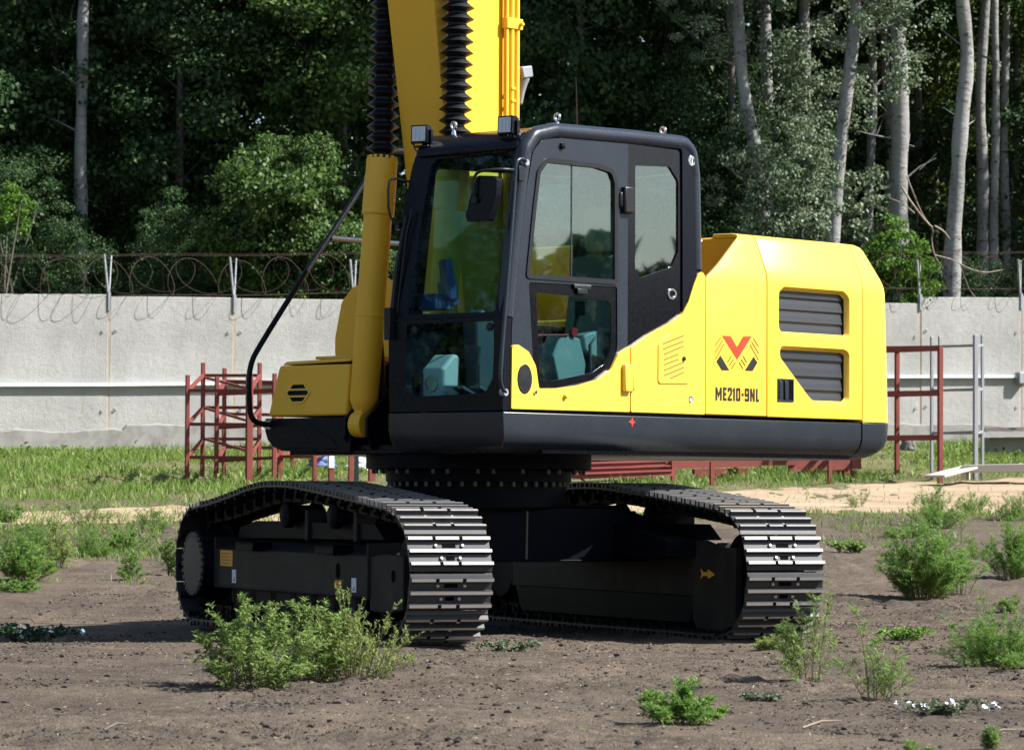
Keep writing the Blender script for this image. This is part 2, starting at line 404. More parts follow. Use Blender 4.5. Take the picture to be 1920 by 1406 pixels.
# ---------------------------------------------------------------- undercarriage
GY = 1.0997                                        # half the track gauge
def resample(P, n):
    P = [Vector(q) for q in P] + [Vector(P[0])]
    L = [0]
    for a, b in zip(P, P[1:]): L.append(L[-1] + (b - a).length)
    out = []; j = 0
    for i in range(n):
        t = L[-1] * i / n
        while L[j + 1] < t: j += 1
        out.append(P[j].lerp(P[j + 1], (t - L[j]) / (L[j + 1] - L[j])))
    return out
IDX, SPX, WZ, WR = 1.70, -2.03, .400, .331       # pin line of the chain; the shoes sit outside it
top_run = [(-1.75, .805), (-1.423, .840), (-1.1, .880), (-.9, .906), (-.62, .931), (-.3, .934), (-.05, .930), (.35, .902), (.75, .872), (1.1, .842), (1.45, .812)]
PINO = .053
top_run = [(x, z - PINO) for x, z in top_run]
path = top_run + arc(IDX, WZ, WR, PI / 2 - .12, -PI / 2, 24) + arc(SPX, WZ, WR, -PI / 2, -3 * PI / 2 + .1, 24)
fine = resample(path, 400)
for _ in range(4): fine = [(fine[i - 1] + fine[i] * 2 + fine[(i + 1) % 400]) / 4 for i in range(400)]
NSH = round(sum((fine[i] - fine[i - 1]).length for i in range(400)) / .203)
spts = resample([tuple(q) for q in fine], NSH)
sh = MB()
prof = [(-.112, -.018), (-.102, .000), (-.093, .004), (-.088, .032), (-.070, .032), (-.065, .004), (-.014, .004), (-.009, .032), (.009, .032), (.014, .004), (.065, .004), (.070, .032), (.088, .032), (.093, .004), (.114, -.010), (.114, -.018), (.09, -.008), (-.09, -.008)]
sh.prism(prof, 'y', -.26, .26, 0)
for bx, by in ((.0395, .058), (-.0395, .085)):
    for s in (-1, 1): sh.lathe([(.011, .003), (.011, .013), (.008, .016)], (bx, s * by, 0), (0, 0, 1), 8, 1)
    sh.box((bx, 0, .0045), (.024, .055 if bx > 0 else .085, .003), None, 2)
for s in (-1, 1):                                   # dark blocks paint in small shadowed cutouts on the bars beside the bolts
    for gx in (-.079, .079): sh.box((gx, s * (.058 if gx > 0 else .085) - .012, .0255), (.0195, .022, .0145), None, 2)
for q in (3, 7, 11): sh.m[2 + q] = 3
shoe_me = sh.mesh('track_shoe', ['steel', 'bolt', 'void', 'worn'], 30)
def track(sg):
    y0 = sg * GY
    ch = MB()
    frames = []
    for i in range(NSH):
        a = spts[i]; t = (spts[(i + 1) % NSH] - spts[i - 1]).normalized(); n = Vector((-t.y, t.x))
        frames.append((a + n * PINO, t, n)); a = a + n * PINO
        X = Vector((t.x, 0, t.y)); Z = Vector((n.x, 0, n.y)); rot = Matrix((X, Vector((0, 1, 0)), Z)).transposed()
        c = Vector((a.x, y0, a.y))
        for s in (-1, 1):
            ch.box(c + Vector((0, s * .085, 0)) - Z * .062, (.165, .035, .085), rot)
            ch.box(c + Vector((0, s * .12, 0)) + X * .07 - Z * .06, (.05, .03, .05), rot)
            ch.box(c + Vector((0, s * .215, 0)) - Z * .022, (.03, .08, .026), rot)
        ch.lathe([(.02, -.15), (.02, .15)], c + X * .095 - Z * .062, (0, 1, 0), 6)
    tr = un_('crawler_track', ch, 'chain', 0)
    for a, t, n in frames:
        o = link('track_shoe', shoe_me, tr)
        o.matrix_local = Matrix(((t.x, 0, n.x, a.x), (0, 1, 0, y0), (t.y, 0, n.y, a.y), (0, 0, 0, 1)))
    # side frame
    fr = MB()
    yo, yi = GY + .18, GY - .18
    def Y(v): return sg * v
    sec = [(Y(yo), .245), (Y(yo), .507), (Y(yo - .06), .522), (Y(yi + .10), .60), (Y(yi), .60), (Y(yi), .245)]
    fr.prism(sec, 'x', -1.76, 1.19)
    fr.prism([(1.20, .17), (1.20, .50), (1.40, .52), (1.76, .515), (1.76, .19), (1.5, .165)], 'y', Y(yo - .005), Y(yo - .05))
    fr.prism([(1.20, .10), (1.20, .60), (1.34, .60), (1.50, .56), (1.80, .56), (1.80, .08), (1.6, .04), (1.27, .04)], 'y', Y(yi - .02), Y(yi + .035))
    fr.span((1.15, Y(yi + .05), .25), (1.55, Y(yo - .06), .42))
    fr.span((-1.76, Y(yo + .012), .245), (1.19, Y(yo - .01), .262))
    fr.span((1.175, Y(yo + .01), .24), (1.20, Y(yo - .2), .585))
    fr.span((-1.78, Y(yo + .008), .25), (-1.755, Y(yi), .585))
    for cx in (-.28, .62): fr.span((cx, Y(GY - .06), .58), (cx + .06, Y(GY + .07), .78))
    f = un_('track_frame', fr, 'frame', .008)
    if sg < 0:
        for x0, x1 in ((-1.126, -.766), (.424, .771)):
            s = MB(); s.span((x0, Y(yo + .075), .565), (x1, Y(yo - .06), .545)); s.span((x0, Y(yo + .075), .565), (x1, Y(yo + .062), .508)); s.span((x1 - .012, Y(yo + .075), .56), (x1, Y(yo - .06), .51))
            un_('step_bracket', s, 'under', .003, 35, f)
        for nm, x0, x1, z0, z1, mt in (('warning_sticker', -1.66, -1.40, .393, .500, 'sticker'), ('size_sticker', -1.405, -1.325, .283, .372, 'white'), ('grease_sticker', .600, .705, .292, .345, 'sticker'), ('size_sticker', .90, .98, .278, .366, 'white')):
            s = MB(); s.span((x0, Y(yo - .01), z0), (x1, Y(yo + .0025), z1)); 
            if mt == 'white':
                s.span((x0 + .025, Y(yo + .002), z0 + .012), (x0 + .055, Y(yo + .004), z0 + .020), 1); s.span((x0 + .045, Y(yo + .002), z0 + .02), (x0 + .055, Y(yo + .004), z0 + .036), 1)
            else:
                for q in range(4): s.span((x0 + .03, Y(yo + .002), z1 - .025 - q * (z1 - z0) * .2), (x1 - .04 - .02 * (q % 2), Y(yo + .0035), z1 - .021 - q * (z1 - z0) * .2), 1)
            un_(nm, s, [mt, 'emb_black'], 0, 0, f)
        for hx_, hz_, hr_, hy_ in ((.655, .405, .045, yo - .001), (1.60, .39, .034, yo - .005)):
            s = MB(); s.lathe([(.001, 0), (hr_, 0), (hr_, .004)], (hx_, Y(hy_), hz_), (0, Y(1), 0), 14)
            for v in range(len(s.v)): x, y, z = s.v[v]; s.v[v] = (hx_ + (x - hx_) * .8, y, hz_ + (z - hz_) * 1.1)
            un_('access_hole', s, 'void', 0, 0, f)
    else:
        s = MB(); yy = Y(yi - .0215)
        ar = [(1.325, .425), (1.36, .405), (1.43, .405), (1.43, .422), (1.53, .392), (1.43, .362), (1.43, .380), (1.36, .380), (1.325, .360), (1.34, .392)]
        s.prism(ar, 'y', yy, yy - Y(.003)); un_('arrow_sticker', s, 'sticker', 0, 0, f)
    gd = MB(); gd.prism([(-1.70, .58), (-1.62, .66), (-1.30, .70), (.95, .70), (1.12, .60)], 'y', Y(GY - .10), Y(GY + .05)); gd.prism([(-1.72, .25), (-1.60, .075), (1.10, .075), (1.22, .25)], 'y', Y(yi + .005), Y(yi + .02)); gd.prism([(-1.5, .25), (-1.4, .10), (1.0, .10), (1.1, .25)], 'y', Y(yo - .03), Y(yo - .045)); un_('shade_guard', gd, 'under', .004, 35, f)  # frame ridge, plus black plates added so the roller row reads as shade
    # wheels
    sp = MB(); sp.lathe([(.12, -.16), (.24, -.16), (.24, .10), (.225, .245), (.20, .25)], (SPX, y0, WZ), (0, sg, 0), 32)
    for k in range(23):
        a = 2 * PI * k / 23; rot = Matrix.Rotation(-a, 3, 'Y')
        sp.box(Vector((SPX, y0, WZ)) + rot @ Vector((.265, 0, 0)), (.07, .07, .05), rot)
    spo = un_('drive_sprocket', sp, 'under', .004)
    pl = MB(); pl.lathe([(.01, .25), (.195, .25), (.195, .262), (.185, .266), (.01, .266)], (SPX, y0, WZ), (0, sg, 0), 40)
    for k in range(26):
        a = 2 * PI * k / 26; pl.lathe([(.017, .25), (.017, .268)], (SPX + .202 * math.cos(a), y0, WZ + .202 * math.sin(a)), (0, sg, 0), 8)
    MT.setdefault('cover', paint('dusty_cover', (.15, .125, .095), .75, (.20, .16, .12), .5, .2))
    cpo = un_('motor_cover', pl, 'cover', 0, 35, spo)
    for ax_, az_ in ((.03, .15), (-.05, -.03), (.04, -.12)):
        s = MB(); s.lathe([(.012, .26), (.012, .272)], (SPX + ax_, y0, WZ + az_), (0, sg, 0), 8); MT.setdefault('hole', MT['gloss']); pass
    iw = MB(); iw.lathe([(.06, -.10), (.25, -.09), (.275, -.05), (.275, .05), (.25, .09), (.06, .10)], (IDX, y0, WZ), (0, 1, 0), 32)
    un_('idler_wheel', iw, 'under', 0)
    for cx in (-.52, .38):
        c = MB(); c.lathe([(.05, -.14), (.085, -.12), (.085, -.07), (.065, -.06), (.065, .06), (.085, .07), (.085, .12), (.05, .15)], (cx, y0, .745), (0, 1, 0), 20)
        un_('carrier_roller', c, 'under', 0)
    for k in range(8):
        c = MB(); c.lathe([(.06, -.15), (.10, -.13), (.10, -.06), (.08, -.05), (.08, .05), (.10, .06), (.10, .13), (.06, .15)], (-1.45 + k * .40, y0, .20), (0, 1, 0), 16)
        un_('track_roller', c, 'under', 0)
track(-1); track(1)

cf = MB()
cf.prism([(-.95, .46), (-.95, .70), (-.70, .80), (.70, .80), (.98, .705), (.98, .46)], 'x', -.75, .45)
cf.prism([(-.97, .705), (-.70, .805), (.70, .805), (.99, .71), (.99, .722), (.70, .818), (-.70, .818), (-.97, .718)], 'x', -.78, .47)
cf.span((-.78, -.97, .452), (.47, .98, .468))
cf.prism([(-.30, .47), (-.30, .80), (1.25, .60), (1.25, .5)], 'y', .70, .92)
cf.prism([(-.30, .47), (-.30, .80), (1.25, .60), (1.25, .5)], 'y', -.92, -.70)
cf.lathe([(.50, .78), (.57, .80), (.57, .965), (.5, .965)], (0, -.068, 0), (0, 0, 1), 40)
cfo = un_('center_frame', cf, 'under', .006)
wb = MB(); wb.tube([(.452, .08, .47), (.452, .085, .8)], .008, 6); un_('weld_bead', wb, 'cover', 0, 35, cfo)
sr_ = MB(); sr_.lathe([(.5, .965), (.605, .965), (.605, 1.035), (.72, 1.045), (.735, 1.05), (.735, 1.135), (.5, 1.135)], (0, -.068, 0), (0, 0, 1), 64)
sro = un_('swing_ring', sr_, 'under', 0)
rb = MB(); rb.lathe([(.0125, -.0155), (.0125, .0155)], (0, 0, 0), (0, 0, 1), 6); MT['dbolt'] = paint('dull_bolt', (.12, .115, .105), .55, (.05, .045, .04), .6, .3, 0, .3)
bolt_me = rb.mesh('bolt', 'dbolt', 35)
for k in range(44):
    a = 2 * PI * k / 44
    link('bolt', bolt_me, sro, (.585 * math.cos(a), -.068 + .585 * math.sin(a), .950), a)
    if k % 3 != 1: link('bolt', bolt_me, sro, (.685 * math.cos(a + .03), -.068 + .685 * math.sin(a + .03), 1.031), a)

# ---------------------------------------------------------------- deck, skirt, front boxes
dk = MB()
dk.span((-2.42, -1.05, 1.135), (.78, 1.14, 1.20)); dk.span((.60, -.46, 1.14), (.82, .30, 1.165))
dk.span((-2.3, -.47, 1.2), (.55, .26, 1.36))
for y in (-.485, -.29, .13, .275): dk.prism([(.10, 1.16), (.10, 1.9), (.45, 1.75), (.80, 1.42), (.865, 1.37), (.865, 1.25), (.80, 1.16)], 'y', y, y + .022)
up_('upper_deck', dk, 'black', .004)
sk = MB()
pr = [(0, 1.383), (0, 1.277), (.018, 1.215), (.065, 1.165), (.16, 1.135), (.16, 1.20), (.09, 1.383)]
rows = []
for d, z in pr: rows.append([(1.236 - d, .267, z), (1.236 - d, 1.222 - d, z), (-2.447, 1.222 - d, z)])
k = len(pr); vs = [q for r_ in rows for q in r_]
fs = []
for i in range(k):
    j = (i + 1) % k
    for c in (0, 1): fs.append((i * 3 + c, i * 3 + c + 1, j * 3 + c + 1, j * 3 + c))
fs += [tuple(i * 3 for i in range(k)), tuple(i * 3 + 2 for i in reversed(range(k)))]
sk.add(vs, fs)
sko = up_('side_skirt', sk, 'skirt', .007, 30)
s = MB(); star = []
for i in range(8):
    r_ = .034 if i % 2 == 0 else .014; a = PI / 4 * i; star.append((.012 + r_ * math.cos(a), 1.343 + r_ * math.sin(a)))
s.prism(star, 'y', 1.2215, 1.2245); up_('red_star_sticker', s, 'redorange', 0, 0, sko)

tb = MB()
tb.prism([(-1.223, 1.376), (-1.223, 1.292), (-1.20, 1.235), (-1.15, 1.19), (-1.07, 1.163), (-.445, 1.145), (-.445, 1.376)], 'x', .837, -2.40)
tb.prism([(-1.0, 1.30), (-.75, 1.30), (-.60, 1.24), (-.55, 1.17), (-1.05, 1.18), (-1.15, 1.24)], 'x', .836, .845)
up_('front_step', tb, 'black', .008)
tl = MB()
b0 = [(.83, -1.208), (.83, -.492), (.26, -.508), (.26, -1.208)]; b1 = [(.80, -1.135), (.80, -.492), (.26, -.508), (.26, -1.135)]
tl.add([(x, y, 1.388) for x, y in b0] + [(x, y, 1.722) for x, y in b1], [(0, 1, 2, 3), (7, 6, 5, 4)] + [(i, (i + 1) % 4, 4 + (i + 1) % 4, 4 + i) for i in range(4)])
tlo = up_('toolbox', tl, 'yellow_b', .02, 35, None, 4)  # boom yellow here paints a shaded tone into the toolbox and its lid
s = MB(); s.add([(.79, -1.115, 1.726), (.79, -.5, 1.740), (.28, -.51, 1.740), (.28, -1.115, 1.726), (.775, -1.09, 1.748), (.775, -.5, 1.762), (.28, -.51, 1.762), (.28, -1.09, 1.748)], [(0, 1, 2, 3), (7, 6, 5, 4), (0, 1, 5, 4), (1, 2, 6, 5), (2, 3, 7, 6), (3, 0, 4, 7)])
s.span((.30, -.98, 1.766), (.62, -.56, 1.786)); up_('lid', s, 'yellow_b', .006, 35, tlo)
s = MB(); hx = [(-1.055 + .118 + .098 * math.cos(PI / 3 * i), 1.54 + .064 * math.sin(PI / 3 * i)) for i in range(6)]
xo = lambda z: .83 - .03 * (z - 1.388) / .334
def tilt(mb):
    for i, (x, y, z) in enumerate(mb.v): mb.v[i] = (x + xo(z), y, z)
    return mb
s.prism(hx, 'x', .001, .004, 0)
hx2 = [(-1.055 + .118 + .112 * math.cos(PI / 3 * i), 1.54 + .078 * math.sin(PI / 3 * i)) for i in range(6)]
s.slab([hx2, hx], lambda u, v: (.008, u, v), lambda u, v: (.0, u, v), 1)
for dz in (-.022, .022): s.box((.004, -.937, 1.54 + dz), (.009, .17, .012), None, 1)
up_('toolbox_vent', tilt(s), ['gloss', 'yellow'], 0, 0, tlo)

ft = MB(); ft.prism(fillet([(-1.19, 1.79), (-1.19, 1.93), (-1.13, 2.17), (-1.03, 2.262), (-.90, 2.29), (-.51, 2.305), (-.51, 1.79)], [.04, .1, .1, .06, .05, .01, .01]), 'x', .22, -1.0)
up_('fuel_tank', ft, 'yellow_b', .012, 35, None, 3)
hr = MB()
def smooth_path(P, n=6, it=2):
    P = [Vector(q) for q in P]
    for _ in range(it):
        Q = [P[0]]
        for a, b in zip(P, P[1:]): Q += [a.lerp(b, .25), a.lerp(b, .75)]
        P = Q + [P[-1]]
    return P
hr.tube(smooth_path([(.80, -1.16, 1.335), (.86, -1.2, 1.335), (.99, -1.2, 1.36), (1.01, -1.2, 1.50), (1.01, -1.2, 1.72), (.90, -1.2, 1.87), (.456, -1.2, 2.395), (.153, -1.2, 2.734), (-.18, -1.2, 3.13), (-.30, -1.2, 3.24), (-.9, -1.2, 3.24), (-1.0, -1.2, 3.15), (-1.0, -1.2, 2.2)], 6, 2), .019, 10)
hro = up_('handrail', hr, 'black', 0)
s = MB(); s.tube([(.254, -1.2, 2.595), (-.98, -1.2, 2.595)], .018, 8); up_('cross_rail', s, 'grey', 0, 35, hro)
s = MB(); s.lathe([(.03, 0), (.03, .012)], (.84, -1.2, 1.335), (1, 0, 0), 10); s.lathe([(.008, .0), (.008, .02)], (.838, -1.165, 1.36), (1, 0, 0), 6); s.lathe([(.008, .0), (.008, .02)], (.838, -1.165, 1.31), (1, 0, 0), 6); up_('rail_flange', s, 'bolt', 0, 35, hro)

# ---------------------------------------------------------------- cab
def xf(z): return 1.236 if z < 1.962 else 1.236 - .188 * (z - 1.962)
cab_out = fillet([(1.236, 1.392), (1.236, 1.95), (1.155, 2.36), (1.078, 2.80), (1.04, 3.00), (.947, 3.105), (.746, 3.148), (-.058, 3.166), (-.545, 3.168), (-.635, 3.125), (-.667, 2.945), (-.692, 2.342), (-.70, 1.392)], [0, .1, .1, .1, .04, .1, .1, .2, .06, .08, .1, .2, 0])
side_hole = fillet([(1.165, 1.44), (1.165, 1.90), (1.105, 2.33), (1.03, 2.76), (.975, 2.99), (.88, 3.075), (.70, 3.098), (-.058, 3.112), (-.492, 3.108), (-.500, 2.4), (-.502, 1.44)], [.01, .1, .1, .1, .05, .06, .1, .2, .03, .1, .01])
cb = MB()
cb.slab([cab_out, side_hole], YS(1.218), YS(1.15))
# front frame: lower and upper opening
low_o = [(.272, 1.392), (.262, 1.80), (.258, 1.960), (1.214, 1.960), (1.216, 1.392)]
low_h = fillet([(.416, 1.936), (1.137, 1.936), (1.140, 1.60), (1.07, 1.497), (.47, 1.484), (.405, 1.555)], [.02, .02, .09, .06, .06, .06])
cb.slab([low_o, low_h], lambda u, v: (1.232, u, v), lambda u, v: (1.17, u, v))
up_o = fillet([(.258, 1.963), (.262, 2.66), (.283, 2.92), (.31, 3.035), (1.17, 3.065), (1.212, 2.95), (1.215, 1.963)], [0, .2, .1, .06, .04, .1, 0])
up_h = fillet([(.418, 1.993), (.424, 2.52), (.447, 2.93), (.50, 2.975), (1.06, 2.992), (1.122, 2.945), (1.140, 2.40), (1.143, 1.990)], [.02, .2, .06, .05, .06, .06, .2, .02])
cb.slab([up_o, up_h], lambda u, v: (xf(v) - .003, u, v), lambda u, v: (xf(v) - .06, u, v))
# far wall, rear wall, floor
cb.slab([[(1.15, 1.392), (1.15, 1.95), (.99, 3.05), (-.62, 3.10), (-.66, 1.392)], fillet([(1.02, 1.98), (.89, 2.93), (-.48, 2.97), (-.50, 1.98)], .06)], YS(.30), YS(.345))
cb.slab([[(.345, 1.392), (.345, 3.10), (1.149, 3.12), (1.149, 1.392)], fillet([(.44, 2.62), (.44, 2.95), (1.06, 2.97), (1.06, 2.62)], .06)], lambda u, v: (-.63, u, v), lambda u, v: (-.67, u, v))
cb.span((-.62, .35, 1.40), (1.16, 1.145, 1.44))
cab = up_('cab', cb, 'black', .010, 35, None, 3)
rf = MB()
rp = [(1.065, 2.985), (1.055, 3.03), (.99, 3.095), (.90, 3.135), (.70, 3.163), (-.05, 3.182), (-.50, 3.184), (-.60, 3.14), (-.62, 3.07), (.9, 3.05)]
rf.prism(rp, 'y', .315, 1.165)
up_('roof', rf, 'black', .02, 40, cab, 3)
rt = MB()
rt.tube([(x, 1.178, z) for x, z in fillet([(1.18, 1.96), (1.125, 2.36), (1.05, 2.80), (1.012, 2.985), (.93, 3.082), (.74, 3.125), (-.058, 3.143), (-.535, 3.145), (-.615, 3.10), (-.645, 2.94), (-.665, 2.34)], [0, .1, .1, .1, .08, .1, .2, .08, .08, .1, 0])], .052, 12)
up_('roof_rail', rt, 'grey', 0, 60, cab)
def pane(name, loops, g0, g1, mat, parent=None, bw=0):
    m = MB(); m.slab(loops, g0, g1); return up_(name, m, mat, bw, 35, parent)
pane('windshield', [up_h], lambda u, v: (xf(v) - .028, u, v), lambda u, v: (xf(v) - .030, u, v), 'glass_f', cab)
pane('lower_windshield', [low_h], lambda u, v: (1.203, u, v), lambda u, v: (1.201, u, v), 'glass_f', cab)
for y in (.46, 1.085):
    s = MB(); s.lathe([(.001, 0), (.026, 0), (.026, .012), (.02, .016), (.001, .016)], (1.203, y, 1.90), (1, 0, 0), 14); up_('glass_knob', s, 'rubber', 0, 35, cab)
pane('far_window', [fillet([(1.02, 1.98), (.89, 2.93), (-.48, 2.97), (-.50, 1.98)], .06)], YS(.325), YS(.327), 'glass_f', cab)
pane('rear_window', [fillet([(.44, 2.62), (.44, 2.95), (1.06, 2.97), (1.06, 2.62)], .06)], lambda u, v: (-.65, u, v), lambda u, v: (-.652, u, v), 'glass_f', cab)
# quarter panel behind the door
q_o = fillet([(.038, 1.46), (.040, 3.100), (-.478, 3.096), (-.490, 2.9), (-.492, 1.46)], [0, .01, .03, .1, 0])
q_h = fillet([(-.032, 2.968), (-.377, 2.984), (-.467, 2.897), (-.469, 2.449), (-.401, 2.341), (-.091, 2.258), (-.034, 2.296)], [.02, .03, .04, .06, .06, .05, .03])
pane('quarter_panel', [q_o, q_h], YS(1.206), YS(1.18), 'gloss', cab, .004)
pane('quarter_window', [q_h], YS(1.196), YS(1.194), 'glass_s', cab)
s = MB(); s.slab([[(-.402 + .046 * math.cos(a), 2.17 + .036 * math.sin(a)) for a in [i * PI / 8 for i in range(16)]], [(-.402 + .030 * math.cos(a), 2.17 + .021 * math.sin(a)) for a in [i * PI / 8 for i in range(16)]]], YS(1.214), YS(1.203)); up_('panel_catch', s, 'chrome', .002, 35, cab)
s = MB(); s.lathe([(.001, .0), (.036, 0), (.030, .006), (.022, .006), (.018, -.002), (.001, -.002)], (-.586, 1.219, 3.035), (0, 1, 0), 16); s.box((-.586, 1.222, 3.035), (.012, .01, .034)); up_('roof_lock', s, 'chrome', 0, 35, cab)
# door
d_o = fillet([(1.155, 1.45), (1.150, 1.90), (1.093, 2.33), (1.018, 2.75), (.963, 2.975), (.875, 3.060), (.70, 3.083), (.046, 3.097), (.046, 1.45)], [0, .1, .1, .1, .05, .06, .1, .01, 0])
w_h = fillet([(1.014, 2.212), (.955, 2.62), (.915, 2.86), (.84, 2.940), (.357, 2.940), (.205, 2.918), (.168, 2.84), (.163, 2.215)], [.02, .2, .05, .06, .06, .06, .05, .02])
l_h = fillet([(.996, 2.178), (.150, 2.190), (.146, 1.80), (.226, 1.664), (.349, 1.603), (.741, 1.537), (.914, 1.531), (.955, 1.72)], [.02, .02, .12, .1, .1, .1, .02, .1])
m = MB(); m.slab([d_o, w_h, l_h], YS(1.212), YS(1.185))
door = up_('door', m, 'grey', .006, 35)
sealo = [(x, z) for x, z in w_h]
def inset(loop, d):
    c = Vector((sum(p[0] for p in loop) / len(loop), sum(p[1] for p in loop) / len(loop))); out = []; n = len(loop)
    for i in range(n):
        p = Vector(loop[i]); a = Vector(loop[i - 1]); b = Vector(loop[(i + 1) % n]); t = (b - a)
        if t.length < 1e-6: out.append(tuple(p)); continue
        t.normalize(); nn = Vector((-t.y, t.x))
        if nn.dot(c - p) < 0: nn = -nn
        out.append(tuple(p + nn * d))
    return out
m = MB(); m.slab([inset(w_h, -.012), inset(w_h, .018)], YS(1.220), YS(1.205)); up_('window_seal', m, 'rubber', .004, 35, door)
pane('door_window', [inset(w_h, -.004)], YS(1.202), YS(1.200), 'glass_s', door)
m = MB(); m.span((.591, 1.204, 2.22), (.579, 1.196, 2.935)); up_('sliding_rail', m, 'grey', 0, 35, door)
l_i = fillet([(.915, 2.12), (.235, 2.10), (.205, 2.06), (.20, 1.80), (.262, 1.70), (.37, 1.645), (.741, 1.585), (.88, 1.585)], [.02, .05, .02, .08, .08, .08, .06, .03])
m = MB(); m.slab([inset(l_h, -.005), l_i], YS(1.205), YS(1.196)); up_('lower_surround', m, 'gloss', .003, 35, door)
pane('door_lower_glass', [inset(l_i, -.01)], YS(1.199), YS(1.197), 'glass_s', door)
m = MB(); m.span((1.0, 1.214, 2.196), (.155, 1.205, 2.209)); up_('glazing_bar', m, 'grey', .003, 35, door)
m = MB(); m.span((.578, 1.224, 2.158), (.418, 1.208, 2.180)); m.span((.548, 1.226, 2.128), (.452, 1.210, 2.160)); up_('door_latch', m, ['rubber'], .004, 35, door)
m = MB(); m.span((.578, 1.226, 2.180), (.418, 1.212, 2.187)); up_('latch_trim', m, 'chrome', 0, 35, door)
m = MB(); m.span((.112, 1.245, 2.655), (.018, 1.205, 2.825)); m.span((.135, 1.228, 2.69), (.1, 1.205, 2.79)); up_('door_hinge', m, 'rubber', .012, 35, door)
m = MB()
ds = fillet([(1.168, 1.402), (1.163, 1.788), (1.105, 1.792), (1.010, 1.752), (.943, 1.668), (.914, 1.531), (.741, 1.537), (.546, 1.560), (.349, 1.603), (.226, 1.666), (.150, 1.772), (.042, 1.821), (.040, 1.406)], [.01, .05, .06, .06, .08, .02, .05, .1, .1, .08, .05, .01, .01])
m.slab([ds], YS(YF), YS(1.20)); dso = up_('door_skin', m, 'yellow', .008, 40, door, 3)
m = MB(); m.lathe([(.001, .006), (.030, .006), (.052, .003), (.066, .004), (.070, 0), (.070, -.004), (.001, -.004)], (0, 0, 0), (0, 1, 0), 28)
for i, (x, y, z) in enumerate(m.v): m.v[i] = (1.048 + x * .98, 1.2285 + y, 1.585 + z * 1.32)
up_('oval_recess', m, 'rubber', 0, 40, door)
m = MB(); m.lathe([(.018, .0), (.015, .018), (.008, .024)], (.672, YF - .002, 1.489), (0, 1, 0), 12); up_('door_stop', m, 'yellow', 0, 40, door)
m = MB(); m.lathe([(.014, .0), (.012, .012)], (.952, YF - .002, 1.507), (0, 1, 0), 10); up_('door_lock', m, 'chrome', 0, 40, door)
m = MB(); m.lathe([(.022, .0), (.02, .014), (.008, .018)], (.692, 1.215, 3.035), (0, 1, 0), 12); up_('door_plug', m, 'gloss', 0, 40, door)
m = MB(); m.span((.120, 1.258, 1.53), (.042, 1.222, 1.705)); m.span((.033, 1.248, 1.54), (.003, 1.222, 1.695)); up_('lower_hinge', m, 'yellow', .010, 35, door)
# cab fittings
m = MB(); m.tube(smooth_path([(1.05, 1.215, 2.905), (1.07, 1.25, 2.915), (1.12, 1.25, 2.925), (1.165, 1.25, 2.90), (1.165, 1.25, 2.84), (1.215, 1.25, 2.357), (1.300, 1.25, 1.615), (1.29, 1.25, 1.53), (1.236, 1.24, 1.499), (1.21, 1.215, 1.497)], 6, 2), .0125, 8)
gr_ = up_('grab_rail', m, 'grey', 0, 60)
m = MB(); m.lathe([(.022, -.02), (.022, .02)], (1.236, 1.225, 1.499), (0, 1, 0), 10); m.lathe([(.02, -.02), (.02, .02)], (1.05, 1.225, 2.905), (0, 1, 0), 10); up_('rail_boss', m, 'galv', 0, 40, gr_)
m = MB()
mir = fillet([(1.085, 2.815), (1.215, 2.805), (1.240, 2.785), (1.233, 2.690), (1.175, 2.537), (.998, 2.537), (.985, 2.580), (1.05, 2.76)], [.03, .02, .02, .04, .03, .02, .02, .06])
m.slab([mir], lambda u, v: (1.325, u, v), lambda u, v: (1.275, u, v)); mo = up_('mirror', m, 'black', .014, 40, None, 3)
m = MB(); m.slab([inset(mir, .022)], lambda u, v: (1.2745, u, v), lambda u, v: (1.272, u, v)); up_('mirror_glass', m, 'chrome', 0, 35, mo)
m = MB(); m.tube(smooth_path([(1.12, 1.235, 2.845), (1.25, 1.26, 2.85), (1.335, 1.19, 2.842), (1.345, 1.09, 2.835), (1.35, 1.068, 2.77), (1.345, 1.072, 2.70), (1.32, 1.074, 2.665)], 6, 2), .010, 8); m.box((1.13, 1.245, 2.83), (.05, .05, .09)); m.lathe([(.022, 0), (.022, .03)], (1.32, 1.074, 2.665), (1, 0, 0), 10); up_('mirror_arm', m, 'rubber', .003, 40, mo)
